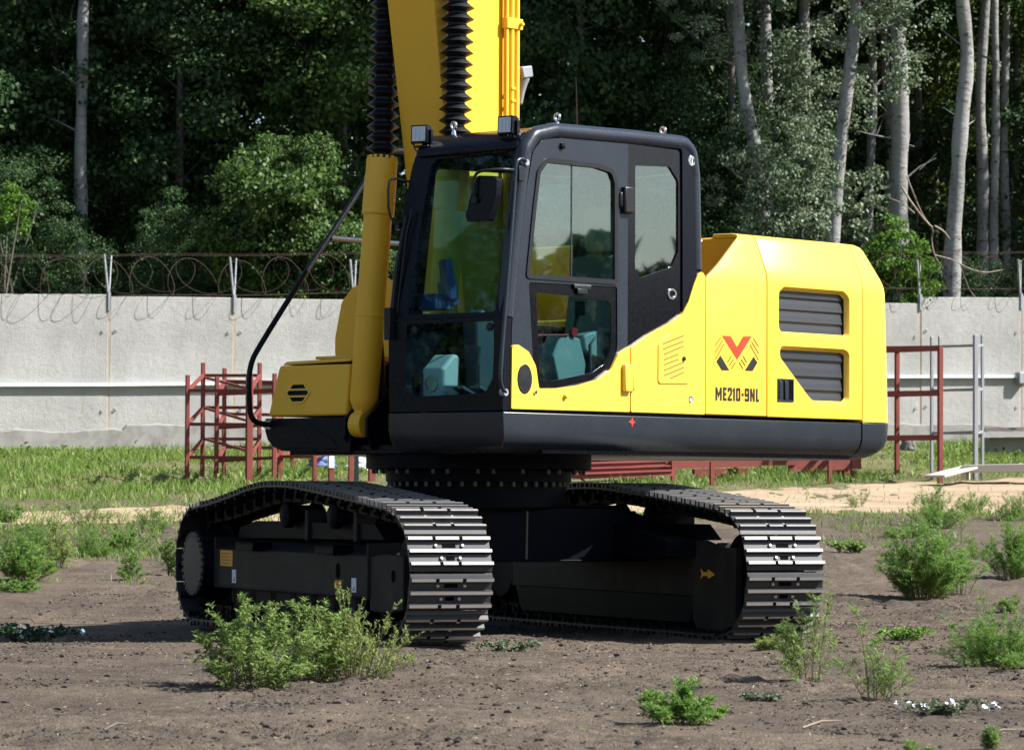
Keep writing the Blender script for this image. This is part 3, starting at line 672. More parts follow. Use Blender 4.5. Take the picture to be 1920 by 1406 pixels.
# far side mirror seen as a thin loop
m = MB(); m.tube(smooth_path([(1.06, .27, 2.84), (1.16, .22, 2.86), (1.18, .20, 2.83), (1.18, .205, 2.62), (1.12, .24, 2.56)], 6, 1), .008, 8); m.box((1.12, .235, 2.56), (.03, .03, .05)); up_('far_grab_rail', m, 'grey', 0, 40)
m = MB(); m.tube([(1.245, .30, 2.02), (1.195, .285, 2.28), (1.13, .31, 2.62)], .013, 6); m.box((1.25, .285, 1.94), (.05, .05, .20)); m.tube([(1.225, .325, 2.0), (1.16, .34, 2.5), (1.13, .36, 2.66)], .008, 6); up_('wiper', m, 'rubber', .004, 40)
for y, z, tz in ((.338, 3.135, .25), (1.062, 3.145, .08)):
    rot = Matrix.Rotation(tz, 3, 'Z') @ Matrix.Rotation(-.05, 3, 'Y')
    m = MB(); c = Vector((1.03, y, z))
    m.box(c, (.055, .112, .112), rot)
    for q in range(5): m.box(c + rot @ Vector((-.04, -.044 + .022 * q, 0)), (.03, .006, .10), rot)
    m.box(c + rot @ Vector((-.02, .066, -.015)), (.03, .012, .09), rot); m.box(c + rot @ Vector((-.02, -.066, -.015)), (.03, .012, .09), rot)
    m.box(c + Vector((-.02, 0, -.075)), (.05, .12, .012)); m.tube([c + Vector((-.02, .02, -.08)), c + Vector((.0, .03, -.12)), c + Vector((.01, .02, -.135))], .012, 8)
    m.tube(smooth_path([c + Vector((-.03, -.05, .0)), c + Vector((-.03, -.09, -.04)), c + Vector((-.02, -.07, -.10)), c + Vector((-.05, 0, -.12))]), .005, 6)
    wl = up_('work_light', m, 'black', .004)
    m = MB(); m.box(c + rot @ Vector((.0285, 0, 0)), (.004, .092, .092), rot)
    for a in range(3):
        for b in range(3): m.lathe([(.011, .030), (.011, .0335), (.004, .034)], c + rot @ Vector((0, -.028 + .028 * a, -.028 + .028 * b)), rot @ Vector((1, 0, 0)), 8)
    up_('lamp_lens', m, 'lens', 0, 40, wl)
def eyebolt(x, y, z):
    m = MB(); m.lathe([(.016, -.02), (.016, .008), (.009, .02), (.009, .03)], (x, y, z), (0, 0, 1), 10)
    m.tube([(x + .0, y + .019 * math.cos(a), z + .048 + .022 * math.sin(a)) for a in [2 * PI * i / 14 for i in range(15)]], .0085, 8, 0, False)
    up_('eye_bolt', m, 'chrome', 0, 60)
eyebolt(.604, 1.10, 3.178); eyebolt(-.44, 1.10, 3.178); eyebolt(.88, .48, 3.145)
m = MB(); m.tube([(-.415, .40, 3.17), (-.40, .40, 3.55), (-.392, .40, 3.62)], [.007, .004, .003], 6); m.lathe([(.02, 0), (.014, .05)], (-.415, .40, 3.17), (0, 0, 1), 8); up_('antenna', m, 'rubber', 0)
# interior
m = MB()
m.prism(fillet([(-.15, 1.62), (.38, 1.66), (.40, 1.80), (.30, 1.84), (-.10, 1.80), (-.20, 2.42), (-.31, 2.44), (-.28, 1.70)], .05), 'y', .53, 1.0)
m.prism(fillet([(-.22, 2.45), (-.20, 2.70), (-.25, 2.75), (-.33, 2.70), (-.33, 2.46)], .04), 'y', .62, .90)
m.span((-.2, .55, 1.44), (.3, .98, 1.64)); up_('seat', m, 'seat', .03, 40, None, 4)
m = MB(); m.prism(fillet([(-.30, 1.44), (-.30, 1.86), (.22, 1.92), (.38, 1.88), (.36, 1.78), (.20, 1.72), (.10, 1.44)], .04), 'y', 1.02, 1.13)
m.span((.46, 1.03, 1.62), (.58, 1.10, 1.86)); m.prism(fillet([(.60, 1.56), (.66, 1.74), (.58, 1.88), (.40, 1.86), (.34, 1.70), (.36, 1.56)], .03), 'y', 1.00, 1.12); lc = up_('console', m, 'plastic', .012, 40)
m = MB(); m.tube(smooth_path([(.40, 1.07, 1.86), (.38, 1.07, 1.98), (.35, 1.07, 2.03)]), .014, 8); m.box((.345, 1.07, 2.05), (.05, .045, .09)); up_('joystick', m, 'rubber', .01, 40, lc)
m = MB(); m.tube([(.52, 1.125, 1.875), (.90, 1.125, 1.86)], .007, 6); m.lathe([(.03, -.012), (.03, .012)], (.47, 1.125, 1.895), (0, 1, 0), 12); MT['redplastic'] = paint('red_plastic', (.5, .02, .03), .4); up_('safety_lever', m, 'redplastic', 0, 40, lc)
m = MB(); m.tube([(.30, 1.13, 1.5), (.32, 1.13, 1.82), (.26, 1.12, 1.88)], .012, 8); up_('side_handle', m, 'dplastic', 0, 40, lc)
m = MB(); m.span((-.30, .40, 1.44), (.35, .50, 1.86)); m.span((.40, .40, 1.44), (.62, .50, 1.98)); up_('right_console', m, 'dplastic', .02, 40)
m = MB(); rot = Matrix.Rotation(-.5, 3, 'Z') @ Matrix.Rotation(.12, 3, 'Y'); m.box((.95, .50, 2.22), (.05, .15, .26), rot); m.box((.88, .44, 2.14), (.10, .10, .16), rot); m.box((1.0, .43, 2.08), (.14, .16, .10)); mon = up_('monitor', m, 'blueplastic', .01, 40)
m = MB(); m.prism(fillet([(1.12, 1.46), (1.12, 1.66), (1.02, 1.75), (.96, 1.75), (.96, 1.46)], .03), 'y', .44, .62); du = up_('air_duct', m, 'plastic', .02, 40)
m = MB(); m.lathe([(.02, 0), (.048, 0), (.048, .008), (.042, .010), (.02, .006)], (1.12, .53, 1.57), (1, 0, 0), 16); up_('air_vent', m, 'rubber', 0, 40, du)
m = MB(); m.lathe([(.040, .008), (.052, .008), (.052, .013), (.040, .013)], (1.12, .53, 1.57), (1, 0, 0), 16); up_('vent_ring', m, 'chrome', 0, 40, du)
m = MB()
for y in (.72, .86): m.box((.98, y, 1.50), (.24, .09, .02), Matrix.Rotation(-.35, 3, 'Y')); m.tube([(.92, y, 1.50), (.90, y, 1.80)], .012, 6)
up_('travel_pedals', m, 'dplastic', .004)
m = MB(); m.prism(fillet([(.76, 1.45), (.80, 1.98), (.72, 2.05), (.62, 1.98), (.60, 1.45)], .04), 'y', .48, .60); up_('arm_rest', m, 'dplastic', .02)

# ---------------------------------------------------------------- yellow body panels
m = MB()
pp = fillet([(.028, 1.406), (.028, 1.812), (-.154, 1.902), (-.382, 1.990), (-.486, 2.042), (-.549, 2.124), (-.601, 2.232), (-.648, 2.310), (-.690, 2.329), (-.719, 2.300), (-.719, 1.406)], [.01, .01, .1, .1, .06, .1, .1, .04, .03, .02, .01])
m.slab([pp], YS(YF), YS(1.19)); pump = up_('pump_panel', m, 'yellow', .012, 40, None, 4)
m = MB(); gl = fillet([(-.236, 1.592), (-.238, 1.840), (-.357, 1.918), (-.517, 1.944), (-.557, 1.92), (-.557, 1.600)], [.03, .02, .03, .02, .02, .03])
m.slab([gl], YS(YF + .007), YS(YF - .01)); gp = up_('grille_plate', m, 'yellow', .005, 40, pump)
m = MB()
for (x0, z0), (x1, z1) in [((-.278, 1.845), (-.491, 1.906)), ((-.278, 1.811), (-.491, 1.870)), ((-.287, 1.778), (-.491, 1.839)), ((-.287, 1.743), (-.438, 1.787)), ((-.288, 1.712), (-.438, 1.753)), ((-.288, 1.676), (-.492, 1.735)), ((-.288, 1.643), (-.492, 1.702)), ((-.350, 1.626), (-.492, 1.671))]:
    a = math.atan2(z1 - z0, x1 - x0); L_ = math.hypot(x1 - x0, z1 - z0)
    m.box(((x0 + x1) / 2, YF + .007, (z0 + z1) / 2), (L_, .003, .007), Matrix.Rotation(-a, 3, 'Y'))
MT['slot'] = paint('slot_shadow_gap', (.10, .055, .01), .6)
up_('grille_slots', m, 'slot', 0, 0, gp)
m = MB(); m.lathe([(.016, 0), (.014, .010), (.006, .012)], (-.492, YF + .006, 1.758), (0, 1, 0), 12); up_('grille_lock', m, 'rubber', 0, 40, gp)
m = MB(); m.lathe([(.024, 0), (.020, .006), (.012, .004)], (-.574, YF - .001, 1.500), (0, 1, 0), 14); m.box((-.578, YF + .006, 1.496), (.03, .012, .008), Matrix.Rotation(.6, 3, 'Y')); up_('panel_lock', m, 'chrome', 0, 40, pump)

def shell(name, mb, mats, th=.03, bw=.012, parent=None, seg=3, facing=(0, 1, 0)):
    me = mb.mesh(name, mats, 35)
    b = bmesh.new(); b.from_mesh(me); bmesh.ops.remove_doubles(b, verts=b.verts, dist=.0005); bmesh.ops.recalc_face_normals(b, faces=b.faces)
    if sum(f.normal.dot(Vector(facing)) * f.calc_area() for f in b.faces) < 0: bmesh.ops.reverse_faces(b, faces=b.faces)
    b.to_mesh(me); b.free(); me.polygons.foreach_set('use_smooth', [True] * len(me.polygons)); me.set_sharp_from_angle(angle=R(35))
    o = link(name, me, parent or exc, None, AS if parent is None else None)
    so_ = o.modifiers.new('thick', 'SOLIDIFY'); so_.thickness = th; so_.offset = -1
    bev(o, bw, seg); return o
m = MB()
HP = [(YF, 2.28), (1.2265, 2.31), (1.221, 2.345), (1.209, 2.385), (1.192, 2.430), (1.138, 2.565), (1.124, 2.590), (1.100, 2.606), (1.06, 2.612), (.90, 2.615)]   # section of the hood's shoulder
def xs_lead(z): return -.728 - max(0, min(z, 2.598) - 2.29) / .308 * .481
vs_ = [(-.728, YF, 1.406), (-1.376, YF, 1.406)]
for y, z in HP: vs_ += [(xs_lead(z), y, z), (-1.376, y, z)]
m.add(vs_, [(2 * i, 2 * i + 2, 2 * i + 3, 2 * i + 1) for i in range(len(HP))])
logo_p = shell('engine_side_panel', m, 'yellow', .03, .008)
vent1 = fillet([(-1.532, 2.220), (-1.570, 2.246), (-2.222, 2.246), (-2.274, 2.216), (-2.275, 1.974), (-1.572, 1.974), (-1.532, 2.004)], [.02, .02, .03, .03, .015, .03, .03])
vent2 = fillet([(-1.545, 1.853), (-2.230, 1.853), (-2.275, 1.840), (-2.275, 1.546), (-2.245, 1.525), (-1.92, 1.525), (-1.87, 1.556), (-1.545, 1.815)], [.02, .02, .02, .02, .02, .04, .03, .02])
rec1, rec2 = inset(vent1, -.026), inset(vent2, -.026)
m = MB()
loops = [[(-1.384, 1.406), (-1.384, 2.28), (-2.443, 2.28), (-2.443, 1.406)], rec1, rec2]
tris = tessellate_polygon([[Vector((u, v, 0)) for u, v in l] for l in loops]); flat = [q for l in loops for q in l]
m.add([(u, YF, v) for u, v in flat], [tuple(t) for t in tris])
for ro, vi in ((rec1, vent1), (rec2, vent2)):
    k = len(ro); m.add([(u, YF, v) for u, v in ro] + [(u, YF - .030, v) for u, v in vi], [(i, (i + 1) % k, k + (i + 1) % k, k + i) for i in range(k)])
vs_ = []
for y, z in HP: vs_ += [(-1.384, y, z), (-2.443, y, z)]
m.add(vs_, [(2 * i, 2 * i + 2, 2 * i + 3, 2 * i + 1) for i in range(len(HP) - 1)])
vp_ = shell('vent_door', m, 'yellow', .03, .009, None, 2)
for vi, z0, z1, x0, x1 in ((vent1, 1.974, 2.252, -1.532, -2.275), (vent2, 1.525, 1.853, -1.545, -2.275)):
    lv = MB()
    # folded mesh: long flats broken by small ledges
    edges = [z1 + .01, z1 - .055, z1 - .075, z1 - .165, z1 - .185, z1 - .255, z1 - .275, z0 - .01] if z1 < 2 else [z1 + .01, z1 - .045, z1 - .060, z1 - .125, z1 - .140, z1 - .205, z1 - .222, z0 - .01]
    ys = [1.188, 1.188, 1.178, 1.188, 1.178, 1.188, 1.178, 1.188]
    def clip(z):
        us = []; k = len(vi); z = min(max(z, z0 + .0005), z1 - .0005)
        for i in range(k):
            (u0, v0), (u1, v1) = vi[i], vi[(i + 1) % k]
            if (v0 - z) * (v1 - z) < 0: us.append(u0 + (u1 - u0) * (z - v0) / (v1 - v0))
        return (max(us) + .012, min(us) - .012) if us else (x0, x1)
    zz = []
    for i in range(len(edges) - 1):
        for q in range(6): t = q / 6; zz.append((edges[i] * (1 - t) + edges[i + 1] * t, ys[i] * (1 - t) + ys[i + 1] * t))
    zz.append((edges[-1], ys[-1])); vsl = []
    for z, y in zz: a, b = clip(z); vsl += [(a, y, z), (b, y, z)]
    lv.add(vsl, [(2 * i, 2 * i + 1, 2 * i + 3, 2 * i + 2) for i in range(len(zz) - 1)])
    up_('louvre_mesh', lv, 'louvre', 0, 25, vp_)
m = MB()
for xq, w_ in ((-1.492, .010), (-1.668, .010)): m.span((xq, YF + .006, 1.510), (xq - w_ * (1 if xq > -1.6 else -1), YF - .01, 1.658))
m.span((-1.492, YF + .006, 1.648), (-1.668, YF - .01, 1.660)); m.span((-1.492, YF + .006, 1.508), (-1.668, YF - .01, 1.520)); fr_ = up_('latch_frame', m, 'grey', .002, 35, vp_)
m = MB(); m.span((-1.50, YF + .001, 1.518), (-1.662, YF - .005, 1.650)); up_('latch_recess', m, 'gloss', 0, 35, vp_)
m = MB(); m.span((-1.508, YF + .008, 1.522), (-1.548, YF, 1.646)); m.span((-1.566, YF + .010, 1.522), (-1.606, YF, 1.646)); up_('latch_lever', m, 'grey', .004, 35, vp_)
# emblem and model name
m = MB(); y0, y1 = YF + .0006, YF + .0022
m.prism([(-.898, 1.921), (-.987, 1.922), (-1.054, 1.853), (-1.122, 1.925), (-1.210, 1.928), (-1.057, 1.770)], 'y', y0, y1, 0)
m.prism([(-.880, 1.792), (-.974, 1.698), (-.894, 1.697), (-.838, 1.752)], 'y', y0, y1, 1)
m.prism([(-1.232, 1.796), (-1.274, 1.758), (-1.222, 1.702), (-1.139, 1.701)], 'y', y0, y1, 1)
def stroke(mb, a, b, w, mi):
    d = (Vector(b) - Vector(a)).normalized(); nn = Vector((-d.y, d.x)) * w / 2; a, b = Vector(a), Vector(b)
    mb.prism([tuple(a + nn), tuple(b + nn), tuple(b - nn), tuple(a - nn)], 'y', y0, y1, mi)
for a, b in [((-.884, 1.910), (-.823, 1.853)), ((-.903, 1.890), (-.824, 1.809)), ((-.917, 1.868), (-.829, 1.766)), ((-1.229, 1.916), (-1.288, 1.863)), ((-1.210, 1.895), (-1.288, 1.819)), ((-1.194, 1.874), (-1.287, 1.775))]: stroke(m, a, b, .008, 2)
for a, b in [((-.997, 1.792), (-.955, 1.750)), ((-1.021, 1.773), (-.969, 1.727)), ((-1.040, 1.753), (-.993, 1.708)), ((-1.120, 1.796), (-1.158, 1.754)), ((-1.096, 1.775), (-1.144, 1.733)), ((-1.077, 1.754), (-1.120, 1.712))]: stroke(m, a, b, .006, 1)
up_('emblem', m, ['redorange', 'emb_black', 'stripe'], 0, 0, logo_p)
m = MB(); TH = .0165
def glyph(ch, u0, u1, zb, zt):
    """Blocky condensed capitals and figures; u runs towards the rear."""
    w = u1 - u0; h = zt - zb; t = TH
    def P(pts): m.prism([(-(u0 + a), zb + b) for a, b in pts], 'y', y0, y1)
    def Rc(a, b, c, d): P([(a, b), (c, b), (c, d), (a, d)])
    c = .006
    if ch == 'M':
        P([(0, 0), (t, 0), (t, h * .62), (w / 2, h * .18), (w - t, h * .62), (w - t, 0), (w, 0), (w, h), (w - t * .9, h), (w / 2, h * .5), (t * .9, h), (0, h)])
    elif ch == 'E':
        P([(0, 0), (w, 0), (w, t), (t, t), (t, h / 2 - t / 2), (w * .9, h / 2 - t / 2), (w * .9, h / 2 + t / 2), (t, h / 2 + t / 2), (t, h - t), (w, h - t), (w, h), (0, h)])
    elif ch == '2':
        P([(0, 0), (w, 0), (w, t), (t * 1.1, t), (w, h * .52), (w, h - c), (w - c, h), (c, h), (0, h - c), (0, h * .68), (t, h * .68), (t, h - t), (w - t, h - t), (w - t, h * .57), (0, t * 1.1)])
    elif ch == '1':
        P([(w - t, 0), (w, 0), (w, h), (w - t * .8, h), (0, h * .84), (0, h * .70), (w - t, h * .76)])
    elif ch == '0':
        m.slab([[(-(u0 + a), zb + b) for a, b in [(c, 0), (w - c, 0), (w, c), (w, h - c), (w - c, h), (c, h), (0, h - c), (0, c)]], [(-(u0 + a), zb + b) for a, b in [(t, t), (w - t, t), (w - t, h - t), (t, h - t)]]], YS(y1), YS(y0))
    elif ch == '-': Rc(0, h * .40, w, h * .60)
    elif ch == '9':
        m.slab([[(-(u0 + a), zb + b) for a, b in [(c, h * .38), (w - t, h * .38), (w - t, t), (t, t), (t, h * .22), (0, h * .22), (0, c), (c, 0), (w - c, 0), (w, c), (w, h - c), (w - c, h), (c, h), (0, h - c), (0, h * .45)]], [(-(u0 + a), zb + b) for a, b in [(t, h * .38 + t), (w - t, h * .38 + t), (w - t, h - t), (t, h - t)]]], YS(y1), YS(y0))
    elif ch == 'N':
        P([(0, 0), (t, 0), (t, h * .66), (w - t, 0), (w, 0), (w, h), (w - t, h), (w - t, h * .34), (t, h), (0, h)])
    elif ch == 'L':
        P([(0, 0), (w, 0), (w, t), (t, t), (t, h), (0, h)])
for ch, a, b in (('M', .830, .895), ('E', .909, .946), ('2', .958, 1.003), ('1', 1.011, 1.034), ('0', 1.047, 1.092), ('-', 1.106, 1.127), ('9', 1.139, 1.186), ('N', 1.197, 1.246), ('L', 1.260, 1.291)):
    glyph(ch, a, b, 1.500, 1.586)
up_('model_lettering', m, 'emb_black', 0, 0, logo_p)
# engine hood core behind the panels
m = MB(); m.span((-1.215, -1.10, 1.40), (-2.43, 1.085, 2.592)); m.span((-.70, -1.10, 1.40), (-1.215, 1.10, 2.05)); 
up_('engine_hood', m, 'yellow_b', .02, 35, None, 3)
m = MB(); m.lathe([(.012, 0), (.010, .01)], (-1.214, .80, 2.57), (1, 0, 0), 8); up_('hood_bolt', m, 'bolt', 0)
m = MB(); m.prism(fillet([(.22, 1.38), (.22, 1.76), (-1.0, 1.80), (-2.43, 2.59), (-2.43, 1.38)], .03), 'y', -1.223, -1.12); up_('far_side_panel', m, 'yellow_b', .01)
# counterweight
def ring(ds_, dr):
    xr_ = -2.842 + dr; r_ = .17; yS = YF - ds_; P = [(-2.451, yS)]
    cx = xr_ + r_ - .02
    for i in range(9):
        a = PI / 2 + (PI / 2 - .22) * i / 8; P.append((cx + r_ * math.cos(a), yS - r_ + r_ * math.sin(a)))
    for yq in (.7, .35, 0): P.append((xr_ - .10 - .04 * (1 - (yq / .9) ** 2), yq))
    return P + [(x, -y) for x, y in reversed(P[:-1])]
def loft(rings, cap=True):
    k = len(rings[0]); vs = [q for r_ in rings for q in r_]
    fs = [(i * k + j, i * k + (j + 1) % k, (i + 1) * k + (j + 1) % k, (i + 1) * k + j) for i in range(len(rings) - 1) for j in range(k)]
    if cap: fs += [tuple(range(k)), tuple(reversed(range((len(rings) - 1) * k, len(rings) * k)))]
    return vs, fs
m = MB(); m.add(*loft([[(x, y, z) for x, y in ring(a, b)] for z, a, b in [(1.388, 0, 0), (1.8, 0, .015), (2.1, 0, .03)] + [(z, YF - y, b) for (y, z), b in zip(HP[:-1], (.040, .046, .058, .078, .10, .165, .185, .215, .26))]]))
cw = up_('counterweight', m, 'yellow', .004, 32, None, 2)
m = MB(); m.add(*loft([[(x, y, z) for x, y in ring(a, b)] for z, a, b in ((1.135, .17, .20), (1.150, .10, .12), (1.185, .045, .06), (1.225, .014, .025), (1.277, 0, .008), (1.384, -.002, -.002))]))
up_('counterweight_base', m, 'skirt', .004, 32, cw)

# ---------------------------------------------------------------- boom and its cylinders
BL, BR = .12, -.277
m = MB()
bf = [(.28, 1.55), (.555, 3.23), (.688, 4.03), (.98, 5.5), (1.35, 6.6), (2.2, 7.7), (4.4, 8.6), (4.45, 8.95), (2.4, 8.45), (.85, 7.4), (.10, 6.0), (-.10, 4.6), (-.125, 3.2), (-.15, 1.55)]
m.prism(bf, 'y', BR, BL); boom = up_('boom', m, 'yellow_b', .008, 25)
for x, r_ in ((.012, .017), (-.038, .020), (-.090, .020)):
    m = MB(); m.tube([(x, BL + .03, 1.9), (x, BL + .03, 3.2), (x + .002, BL + .03, 4.6), (x + .2, BL + .03, 6.0)], r_, 10); up_('hydraulic_pipe', m, 'yellow_b', 0, 60, boom)
m = MB(); m.span((.03, BL + .055, 3.92), (-.125, BL, 3.99)); m.lathe([(.013, 0), (.013, .03)], (-.10, BL + .05, 3.955), (0, 1, 0), 8); up_('pipe_clamp', m, 'yellow_b', .003, 35, boom)
for zq in (3.45, 3.53):
    m = MB(); m.span((-.02, BL + .055, zq - .01), (-.06, BL, zq + .01)); up_('pipe_clamp', m, 'yellow_b', .003, 35, boom)
m = MB(); m.box((-.205, BL - .02, 3.655), (.10, .10, .075), Matrix.Rotation(.2, 3, 'Y')); m.lathe([(.045, 0), (.03, .05), (.02, .10), (.012, .18)], (-.215, BL - .02, 3.62), (.15, 0, -1), 12); bl_ = up_('boom_lamp', m, 'galv', .008, 40, boom)
m = MB(); m.box((-.155, BL - .02, 3.645), (.06, .06, .03)); up_('lamp_bracket', m, 'yellow_b', .003, 40, boom)
for y in (-.39, .23):
    xo_ = 0 if y < 0 else -.015
    p0, p1 = Vector((.785 + xo_, y, 1.33)), Vector((.612 + xo_, y, 3.05)); d = (p1 - p0).normalized(); L_ = (p1 - p0).length
    m = MB(); m.lathe([(.02, .05), (.07, .10), (.093, .16), (.093, L_ - .37), (.106, L_ - .365), (.106, L_ - .12), (.102, L_ - .10), (.102, L_), (.06, L_)], p0, d, 28)
    m.lathe([(.085, -.05), (.085, .05)], p0, (0, 1, 0), 20); m.box(p0 + d * .08, (.10, .07, .16))
    m.lathe([(.097, L_ * .40), (.097, L_ * .40 + .03)], p0, d, 28)
    e1_ = Vector((0, 1, 0)); e2_ = d.cross(e1_)
    for q in range(14): aa = 2 * PI * q / 14; m.lathe([(.014, 0), (.014, .022)], p0 + d * (L_ - .002) + (e1_ * math.cos(aa) + e2_ * math.sin(aa)) * .086, d, 6)
    cy_o = up_('boom_cylinder', m, 'yellow_b', .004, 35)
    m = MB(); m.lathe([(.012, -.053), (.012, -.058)], p0, (0, -1, 0), 8); up_('pin_cap', m, 'redplastic', 0, 35, cy_o)
    m = MB(); m.tube(smooth_path([p0 + Vector((-.11, .03, .9)), p0 + Vector((-.125, .03, .6)), p0 + Vector((-.14, .04, .45)), p0 + Vector((-.13, .06, .2)), p0 + Vector((-.2, .08, -.02))]), .018, 8); m.box(p0 + Vector((-.10, .0, .62)), (.09, .05, .04)); up_('cylinder_hose', m, 'rubber', 0, 40, cy_o)
    d2 = Vector((-.028, 0, 1)).normalized(); pr_ = []
    n_ = 40
    for i in range(n_):
        h = i * .0725; pr_ += [(.062, h), (.058, h + .012), (.106, h + .036), (.103, h + .040), (.062, h + .0715)]
    m = MB(); m.lathe([(.075, -.01), (.075, .03)] + [(r_, h + .03) for r_, h in pr_], p1, d2, 28); up_('dust_boot', m, 'rubber', 0, 25, cy_o)

# ================================================================== SETTING
def gz(x, y):
    """Height of the ground: level round the machine, rising gently to the wall."""
    d = y + DIST
    t = d - 26.5
    z = 0.0
    if t > 0: z = .0495 * (t - 2.0 * (1 - math.exp(-t / 2.0)))
    if d > 66: z = .0495 * 37.5 + .012 * (d - 66)
    return z
def vn(X, Y, seed):
    """Smooth lattice noise, about -1..1, for arrays."""
    xi = np.floor(X).astype(np.int64); yi = np.floor(Y).astype(np.int64); fx = X - xi; fy = Y - yi
    fx = fx * fx * (3 - 2 * fx); fy = fy * fy * (3 - 2 * fy)
    def h(a, b):
        n = (a * 374761393 + b * 668265263 + seed * 982451653) & 0xffffffff
        n = ((n ^ (n >> 13)) * 1274126177) & 0xffffffff; n = n ^ (n >> 16)
        return (n & 0xffff) / 32767.5 - 1
    return (h(xi, yi) * (1 - fx) + h(xi + 1, yi) * fx) * (1 - fy) + (h(xi, yi + 1) * (1 - fx) + h(xi + 1, yi + 1) * fx) * fy
def gz_np(X, Y):
    d = Y + DIST; t = np.maximum(d - 26.5, 0); z = .0495 * (t - 2.0 * (1 - np.exp(-t / 2.0)))
    return np.where(d > 66, .0495 * 37.5 + .012 * (d - 66), z)
def gh_np(X, Y):
    X = np.asarray(X, float); Y = np.asarray(Y, float)
    rough = np.clip(vn(X * .45 + 3, Y * .45, 12) + .45 + .4 * vn(X * 1.3, Y * 1.3, 13), .12, 1)
    a = vn(X * .5, Y * .5, 1) * .022 + vn(X * 1.6, Y * 1.6, 2) * .014 + rough * (vn(X * 5, Y * 4.5, 3) * .012 + np.maximum(vn(X * 11, Y * 10, 4) - .05, 0) * .030 + vn(X * 24, Y * 22, 5) * .009)
    a = a + np.clip(vn(X * .35 + 9, Y * .4, 21) * 1.6 - .1, 0, 1) * np.abs(vn(X * 3.1, Y * 2.7, 22)) * .05
    under = (np.abs(X) < 3.2) & (Y > -3.0) & (Y < 3.4)
    a = np.where(under, a * .35 - .024, a)
    a = a - .085 * np.exp(-(((X - .62) / .80) ** 2 + ((Y + 2.15) / .42) ** 2) ** 1.5) - .05 * np.exp(-(((X + .70) / .55) ** 2 + ((Y + 3.05) / .35) ** 2) ** 1.5)   # trodden hollows before the tracks
    a = a - .075 * np.exp(-(((X + 2.9) / 1.7) ** 2 + ((Y - .2) / 1.5) ** 2) ** 1.5)
    c_, s_ = math.cos(-AU), math.sin(-AU); lx = X * c_ - Y * s_; ly = X * s_ + Y * c_          # soil squeezed up round the tracks
    for q in (-GY, GY):
        fr_ = np.exp(-((lx - 1.80) / .11) ** 2) * np.exp(-((ly - q) / .30) ** 4); sd_ = (np.exp(-((ly - q - .31) / .06) ** 2) + np.exp(-((ly - q + .31) / .06) ** 2)) * np.exp(-((lx + .15) / 1.9) ** 6)
        a = a + (fr_ * .018 + sd_ * .024) * (1 + .6 * vn(X * 7, Y * 7, 31))
    return gz_np(X, Y) + a
def gh(x, y): return float(gh_np(np.array([x]), np.array([y]))[0])
def ground_at(px, py):
    """Point of the ground seen at a pixel."""
    lo, hi = 9.0, 66.0
    for _ in range(50):
        m = (lo + hi) / 2; q = at(px, py, m)
        if q.z > gz(q.x, q.y): lo = m
        else: hi = m
    q = at(px, py, (lo + hi) / 2); q.z = gh(q.x, q.y); return q
xs_ = list(np.concatenate([np.linspace(-160, -16, 20), np.linspace(-14, -4.6, 70), np.arange(-4.55, 4.85, .034), np.linspace(4.9, 14, 70), np.linspace(16, 160, 20)]))
ys_ = list(np.concatenate([np.linspace(-220, -16, 22), np.arange(-15, -11.7, .15), np.arange(-11.6, 1, .034), np.arange(1.0, 6, .06), np.arange(6, 12, .12), np.arange(12, 48, .4), np.linspace(50, 300, 24)]))
GX, GYm = np.meshgrid(np.array(xs_), np.array(ys_)); nx = len(xs_); ny = len(ys_)
GZ = np.where((np.abs(GX) < 15) & (GYm > -15.5) & (GYm < 48), gh_np(GX, GYm), gz_np(GX, GYm))
me = bpy.data.meshes.new('ground'); me.vertices.add(nx * ny); me.vertices.foreach_set('co', np.stack([GX, GYm, GZ], -1).astype(np.float32).ravel())
ii = (np.arange(ny - 1)[:, None] * nx + np.arange(nx - 1)[None, :]).ravel(); FQ = np.stack([ii, ii + 1, ii + nx + 1, ii + nx], 1).astype(np.int32)
me.loops.add(len(FQ) * 4); me.loops.foreach_set('vertex_index', FQ.ravel()); me.polygons.add(len(FQ)); me.polygons.foreach_set('loop_start', np.arange(0, len(FQ) * 4, 4, dtype=np.int32))
me.materials.append(MT['dirt']); me.update(calc_edges=True); me.polygons.foreach_set('use_smooth', [True] * len(FQ))
tag(link('ground', me), kind='structure')

# sandy track crossing behind the machine
def rd(x): return 20.0 + .50 * max(-7, min(x, 9)) + .25 * math.sin(x * .3)          # its middle line
def rw(x): return 1.9 + .35 * max(0, min(x, 7)) + .06 * max(-9, min(0, x))
vs, fs = [], []
RN = 9
xr_ = np.arange(-26, 30, .22)
for x in xr_:
    for j in range(RN):
        t = j / (RN - 1) * 2 - 1
        e = (noise.noise((x * .9, t * 3, 2)) * .35 + noise.noise((x * 3.3, t, 5)) * .18) if j in (0, RN - 1) else 0
        y = rd(x) + t * rw(x) + e
        vs.append((x, y, gh(x, y) + .012 + (.004 if 0 < j < RN - 1 else -.012)))
for i in range(len(xr_) - 1):
    for j in range(RN - 1): fs.append((i * RN + j, (i + 1) * RN + j, (i + 1) * RN + j + 1, i * RN + j + 1))
me = bpy.data.meshes.new('sand_track'); me.from_pydata(vs, [], fs); me.materials.append(MT['sand']); me.polygons.foreach_set('use_smooth', [True] * len(fs))
tag(link('path', me), kind='structure')

